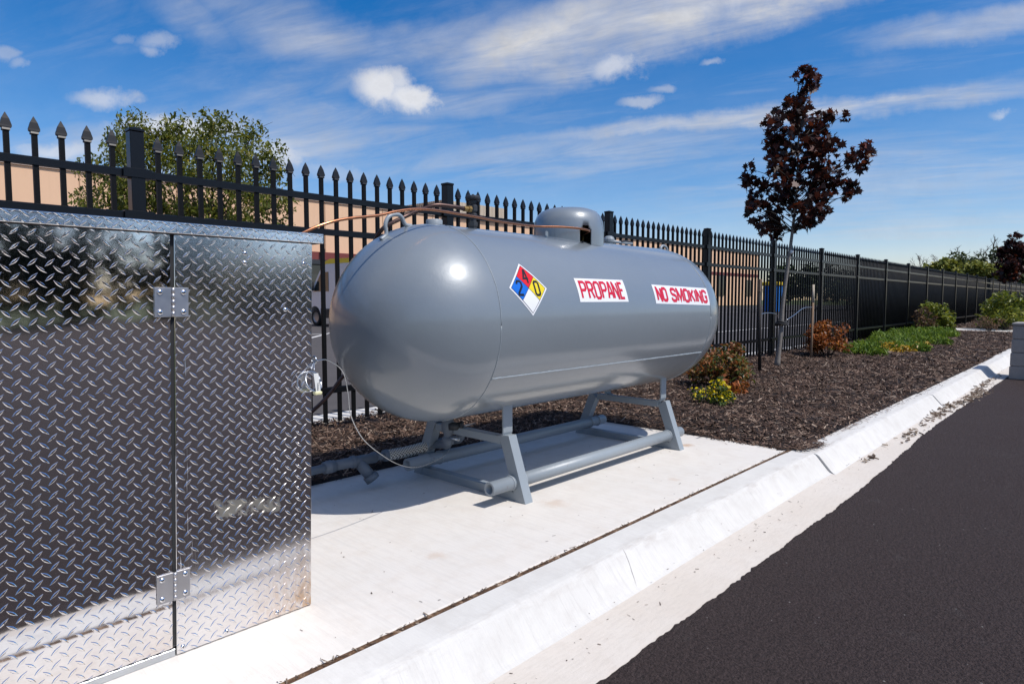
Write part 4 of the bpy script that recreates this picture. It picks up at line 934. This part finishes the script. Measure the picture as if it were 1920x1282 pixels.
shrub('yellow_flowers', (5.66, 2.70, 0), .22, .25, 760, 'leaf_green', .030, 'small clump of bright yellow flowers beside the far tank leg', 'flowers', 'yellow flowering clumps', m2='petal_yellow', n2=220, l2=.026, clump=20, stems=12)
shrub('yellow_flowers', (4.95, 4.05, 0), .17, .2, 420, 'leaf_green', .032, 'low yellow flowering clump glimpsed under the tank', 'flowers', 'yellow flowering clumps', m2='petal_yellow', n2=110, l2=.026, clump=16, stems=8)
shrub('lime_shrub', (21.6, 3.75, 0), .55, 1.02, 1700, 'leaf_lime', .10, 'rounded lime green shrub by the fence before the walkway', 'shrub', g1, clump=34, stems=20)
shrub('brown_twig_shrub', (20.9, 3.85, 0), .36, .95, 420, 'leaf_dry', .08, 'brownish half bare shrub left of the rounded lime shrub', 'shrub', g1, clump=18, stems=18)
shrub('dry_shrub', (24.7, 2.82, 0), .42, .62, 420, 'leaf_dry', .06, 'dry brown twiggy shrub beside the walkway', 'shrub', g1, clump=22, stems=22)
shrub('tall_lime_shrub', (25.8, 2.55, 0), .75, 1.35, 2000, 'leaf_lime', .11, 'tall bright green shrub beyond the concrete block pier', 'shrub', g1, clump=36, stems=18)
shrub('green_shrub', (27.0, 2.75, 0), .7, 1.0, 1200, 'leaf_lime', .10, 'lower yellow green shrub behind the dry twiggy shrub', 'shrub', g1, clump=26, stems=14)
shrub('far_shrub', (34.0, 2.5, 0), .9, 1.3, 900, 'leaf_green', .14, 'darker green shrub far along the bed at the right edge', 'shrub', g1, clump=20, stems=10)
# ground cover
pts = []; 
for i in range(115):
    t_ = random.random(); X = 12.3+t_*8.6; Y = 3.25+.25*t_+random.gauss(0, .27)+(.15 if t_ > .5 else 0); pts.append(ballpts((X, min(Y, 4.15), .05+.05*random.random()+.05*t_), random.uniform(.15, .30), 190, .5, .5))
tag(leaf_mesh('juniper_ground_cover', np.concatenate(pts), .11, 'leaf_juniper', None, 'spray', -.75), kind='stuff')
shrub('amber_plant', (13.6, 3.02, 0), .42, .16, 500, 'leaf_amber', .06, 'low amber yellow plant at the front edge of the green ground cover', 'plant', g1, clump=18, stems=8)
shrub('amber_plant', (14.9, 2.98, 0), .40, .13, 400, 'leaf_amber', .06, 'second low amber plant farther along the ground cover edge', 'plant', g1, clump=16, stems=8)

# bushy multi stem tree beyond the fence
def dep(x, y, D):
    u_, v_ = sky_uv(x, y); return HV*D+RV*u_*D+np.array([0, 0, 1+v_*D])
def big_tree(name, base, cl, nl, lsz, m, label, group=None, bark='bark_dark', stems=5, shape='oval', droop=.6, twig=3):
    t = empty(name, tuple(base), label, 'tree', group); tr = MB(); base = np.array(base); cen = np.mean([c for c, r in cl], 0)
    tops = []
    for i in range(stems):
        c = cl[int(i*len(cl)/stems)][0]; mid = base+(c-base)*.45+np.array([0, 0, .3]); tops.append((mid, c)); grow(tr, base, mid, .10 if stems < 3 else .07, .04, 4, .04); grow(tr, mid, c, .04, .012, 4, .06)
    trunk = tr.build('trunk', bark, t); b = MB(); pts = []; tot = sum(r*r for c, r in cl)
    for c, r in cl:
        k = min(tops, key=lambda q_: np.linalg.norm(q_[0]-c)); grow(b, k[0], c, .022, .008, 4, .05)
        for j in range(twig):
            e = c+rng.normal(size=3)*r*.6; grow(b, c, e, .008, .003, 3, .06)
        pts.append(ballpts(c, r, int(nl*r*r/tot), .95, .55))
    b.build('branch', bark, trunk)
    leaf_mesh('crown', np.concatenate(pts), lsz, m, t, shape, droop); return t
cl = []
D0 = 16
outline = [(190, 330), (225, 290), (225, 260), (255, 240), (300, 245), (345, 240), (385, 232), (430, 240), (470, 262), (505, 290), (520, 330), (520, 375), (170, 375), (260, 300), (310, 290), (360, 280), (410, 285), (450, 300), (485, 330), (230, 345), (280, 350), (330, 330), (380, 330), (430, 345), (470, 370), (500, 400), (200, 390), (250, 395), (300, 395), (350, 385), (400, 390), (440, 410), (160, 400), (520, 420), (270, 270), (330, 262), (400, 255), (350, 420), (300, 440), (420, 440), (240, 430), (480, 430)]
for (x, y) in outline:
    for dd in (-.9, .9) if 220 < x < 480 and y > 270 else (0,):
        cl.append((dep(x+random.gauss(0, 7), y+random.gauss(0, 7), D0+dd+random.gauss(0, .35)), random.uniform(.34, .55)))
base = dep(335, 640, D0); base[2] = -.1
big_tree('leafy_tree', base, cl, 19000, .10, 'leaf_pear', 'bushy light green tree standing beyond the fence at the left', stems=7)

# far trees right
def ftree(x, ytop, wpx, D, m, label, ybot=560, n=2300, lsz=.38, name='far_tree'):
    top = dep(x, ytop, D)[2]; r = wpx/1210*D/2; base = dep(x, 561, D); base[2] = -.3; cl = []
    for i in range(16):
        a = random.uniform(0, 2*PI); q = math.sqrt(random.random()); z = top*(.35+.62*random.random()); sc_ = math.sqrt(max(.05, 1-((z-top*.5)/(top*.55))**2))
        cl.append((base*[1, 1, 0]+np.array([r*q*sc_*math.cos(a), r*q*sc_*math.sin(a), z*.97-r*.05]), r*.42))
    cl.append((base*[1, 1, 0]+np.array([0, 0, top-r*.3]), r*.3))
    return big_tree(name, base, cl, n, lsz, m, label, 'trees far beyond the fence', 'bark_far', 2, 'broad', .2, 0)
for (x, yt, wd, D, m, lb) in [(1720, 505, 70, 70, 'leaf_far', 'small green tree leftmost of the far treeline'), (1765, 488, 70, 66, 'leaf_far_lime', 'bright lime tree in the far treeline below the bare trees'), (1800, 478, 90, 82, 'leaf_far', 'dark rounded tree standing highest behind the lime trees'), (1838, 490, 70, 68, 'leaf_far_lime', 'yellow green tree just left of the distant maple'),
    (1868, 468, 80, 90, 'leaf_far', 'mid green tree behind the distant maple'), (1915, 470, 100, 85, 'leaf_far', 'dark green tree directly behind and right of the distant maple'), (1960, 478, 120, 80, 'leaf_far', 'wide green tree rightmost in the treeline cut by the picture edge')]:
    ftree(x, yt, wd, D, m, lb)
for (x, yt, wd, D, lb) in [(1470, 498, 70, 62, 'dark green rounded tree seen through the fence behind the maple trunk'), (1525, 500, 90, 60, 'broad green tree seen through the fence right of the maple trunk'), (1585, 506, 80, 66, 'dark tree seen through the fence farthest right of the parking lot'), (1640, 512, 90, 70, 'dark tree at the end of the parking lot behind the fence')]:
    ftree(x, yt, wd, D, 'leaf_far' if x != 1470 else 'leaf_green', lb, n=1800, lsz=.32)
# bare trees
def bare(x, yt, D, label, sp=.35):
    base = dep(x, 561, D); base[2] = -.3; H_ = dep(x, yt, D)[2]; t = empty('bare_tree', tuple(base), label, 'tree', 'leafless trees far beyond the fence')
    b = MB(); grow(b, base, base+np.array([0, 0, H_*.97]), .12, .02, 5, .01); b.build('trunk', 'bark_far', t); b = MB()
    def rec(p, d, L, r, lv):
        e = p+d*L; b.tube([p, p.lerp(e, .5)+Vector((random.gauss(0, .03*L), random.gauss(0, .03*L), 0)), e], [r, r*.8, r*.55], 4)
        if lv == 0: return
        for k in range(4):
            q = p.lerp(e, random.uniform(.35, 1)); dd = (d+Vector((random.gauss(0, .5), random.gauss(0, .5), random.gauss(.15, .25)))).normalized(); rec(q, dd, L*random.uniform(.45, .7), r*.55, lv-1)
    for k in range(9):
        z = H_*(.35+.6*k/9); a = random.uniform(0, 2*PI); rec(Vector(base)+Vector((0, 0, z)), Vector((math.cos(a)*sp*2, math.sin(a)*sp*2, 1)).normalized(), H_*.22*(1.2-k/12), .05, 2)
    b.build('branches', 'bark_far', t)
for (x, yt, D, lb) in [(1722, 474, 100, 'leafless tree standing leftmost behind the fence line'), (1755, 476, 105, 'leafless tree second from left above the fence'), (1795, 462, 100, 'leafless spreading tree above the dark rounded tree'), (1840, 460, 95, 'slender leafless tree left of the tallest bare tree'), (1857, 444, 90, 'tallest leafless tree just left of the distant maple')]:
    bare(x, yt, D, lb)
# wood across the road, behind the viewer
pts = []
for i in range(170):
    X = -70+i*1.0+random.gauss(0, .5); r = random.uniform(1.6, 3.0); pts.append(ballpts((X, -34+random.gauss(0, 2), random.uniform(.6, 3.6)), r, 170, 1., .5))
tag(leaf_mesh('far_wood', np.concatenate(pts), .6, 'leaf_dark', None, 'broad', .2), kind='stuff')

# ================================================================== BUILDING
YB = 50
bl = empty('warehouse', (40, YB, -.1), 'long tan warehouse with a red brown band beyond the parking lot', 'building')
b = MB(); b.box(-70, 123, YB, YB+40, -.1, 9.3); b.build('wall', 'tan_wall', bl)
b = MB(); b.box(-70.1, 123.1, YB-.12, YB+40.1, 9.302, 9.45); b.build('coping', 'coping', bl)
b = MB()
for i in range(32): b.box(-66+i*6.0, -66+i*6.0+.07, YB-.02, YB-.003, -.1, 9.29)
o = b.build('wall_joint', 'tan_joint', bl)
b = MB(); b.box(60, 123.05, YB-.06, YB-.003, 5.15, 5.65); b.box(-70, 59.9, YB-.5, YB-.003, 4.35, 5.0); b.build('band', 'wall_red', bl)
for (x0, x1, z0, z1) in [(26, 34, -.1, 3.9), (105, 107.6, 1.6, 5.0), (40, 43, -.1, 3.6), (70, 74, -.1, 4), (117, 119, 1.6, 4.4)]:
    b = MB(); b.box(x0, x1, YB-.1, YB-.003, z0, z1); wn = b.build('window', 'glass_dark', bl)
    b = MB(); b.box(x0-.12, x1+.12, YB-.14, YB-.005, z1+.001, z1+.12); b.box(x0-.12, x0-.001, YB-.14, YB-.005, z0, z1); b.box(x1+.001, x1+.12, YB-.14, YB-.005, z0, z1); b.box((x0+x1)/2-.04, (x0+x1)/2+.04, YB-.13, YB-.101, z0, z1); b.build('frame', 'wall_dark', wn)
b = MB(); b.box(24, 60, YB-.62, YB-.51, 3.95, 4.34); b.build('canopy', 'wall_dark', bl)
b = MB()
V = []; x0, x1, y0 = 43.2, 52.5, YB-.3
for i in range(47):
    x = x0+i*.2; b.box(x, x+.11, y0-.05, y0, 9.46, 10.95)
b.box(x0, x1, y0+.001, YB+28, 9.46, 10.95); b.build('upper_wall', 'rib_pale', bl)
b = MB()
for i in range(100): b.box(x0-.055, x0-.003, y0+.02+i*.28, y0+.16+i*.28, 9.46, 10.95)
b.build('side_cladding', 'rib_shaded', bl)
b = MB(); b.box(29.15, 29.45, YB-.9, YB-.63, 4.9, 5.25); b.box(29.2, 29.35, YB-.63, YB-.51, 4.98, 5.1); b.build('wall_lamp', 'wall_dark', bl)
# utility box
b = MB(); b.box(28.6, 29.0, YB-.25, YB-.004, 6.2, 6.6, bev=.02); b.build('vent', 'coping', bl)

# ================================================================== VAN
vb = np.array([14.05, 24.3, -.1])
van = empty('parked_van', tuple(vb), 'white van with yellow roof parked beyond the fence between cabinet and tank', 'van')
# local: +Y forward (away), -X face towards us; side at x=0, body to x=2.0 ; front wheel at y=0
def vp(prof, x0, x1, m, name, par):
    b = MB(); V = [(vb[0]+x0, vb[1]+y, vb[2]+z) for y, z in prof]+[(vb[0]+x1, vb[1]+y, vb[2]+z) for y, z in prof]; n = len(prof)
    b.add(V, [tuple(range(n)), tuple(range(2*n-1, n-1, -1))]+[(i, i+n, (i+1) % n+n, (i+1) % n) for i in range(n)]); return b.build(name, m, par)
arch = lambda yc: [(yc+.46*math.cos(a), .36+.46*math.sin(a)) for a in np.linspace(0, PI, 11)]
body = [(-4.75, .35), (-4.75, 2.3), (-4.6, 2.5), (-.95, 2.52), (-.55, 2.38), (.28, 1.42), (.82, 1.18), (.95, .9), (.95, .35)]+arch(0)+arch(-3.5)
bd = vp(body, 0, 2.0, 'van_white', 'body', van)
vp([(-4.6, 2.505), (-4.5, 2.66), (-1.2, 2.72), (-.7, 2.60), (-.50, 2.42), (-.6, 2.40), (-.98, 2.525)], .02, 1.98, 'yellow_paint', 'roof_fairing', van)
vp([(-1.10, 1.42), (-1.10, 2.2), (-.55, 2.2), (.0, 1.55), (.0, 1.42)], -.012, -.002, 'glass_dark', 'side_window', van)
vp([(-.5, 2.33), (.27, 1.44), (.30, 1.44), (-.47, 2.34)], .12, 1.88, 'glass_dark', 'windshield', van)
vp([(-3.0, .34), (-3.0, .72), (-.5, .72), (-.5, .34)], -.03, -.002, 'bumper_black', 'sill_trim', van)
vp([(.5, .34), (.5, .80), (1.0, .80), (1.05, .34)], -.02, 2.02, 'bumper_black', 'bumper', van)
vp([(.62, 1.0), (.62, 1.22), (.86, 1.14), (.96, 1.0)], -.015, .3, 'chrome', 'headlight', van)
b = MB(); b.box(vb[0]-.25, vb[0]-.02, vb[1]+.0, vb[1]+.12, vb[2]+1.45, vb[2]+1.85, bev=.02); b.build('mirror', 'bumper_black', van)
for yc in (0, -3.5):
    for xx in (.02, 1.76):
        b = MB(); M = Matrix.Translation((vb[0]+xx, vb[1]+yc, vb[2]+.36)) @ Matrix.Rotation(PI/2, 4, 'Y'); b.lathe([(.22, .02), (.30, .0), (.35, .02), (.36, .06), (.36, .18), (.34, .22), (.2, .2)], 28, 'tyre', M); wh = b.build('wheel', None, van)
        b = MB(); b.lathe([(.0001, .05), (.08, .03), (.2, .05), (.225, .02)], 20, 'rim_grey', M); b.build('rim', None, wh)
# bin
bn = empty('recycling_bin', (55.2, 21.2, -.1), 'blue steel bin with yellow lid seen through the fence', 'bin')
b = MB(); b.box(54.7, 55.9, 20.7, 21.9, -.05, 2.15, bev=.03)
for k in range(4): b.box(54.65, 54.699, 20.85+k*.28, 20.95+k*.28, 0, 2.1)
b.build('body', 'bin_blue', bn); b = MB(); b.box(54.6, 56.0, 20.6, 22.0, 2.152, 2.45, bev=.05); b.build('lid', 'yellow_paint', bn)

# ================================================================== BLOCK PIER at right
bp = empty('block_pier', (11.8, .6, -.13), 'grey concrete block pier standing on the road edge at the right', 'pier')
x0, x1, y0, y1 = 11.45, 12.1, .25, 1.055
hs_ = [-.13, .06, .25, .44, .635]
for k in range(4):
    b = MB(); b.box(x0+.002*k, x1, y0, y1-.006*k, hs_[k]+.001, hs_[k+1]-.003, bev=.009); b.build('block', 'stone_block', bp)
b = MB(); b.box(x0-.012, x1+.01, y0-.01, y1-.008, (.6355), .668, bev=.006); b.build('capstone', 'stone_block', bp)
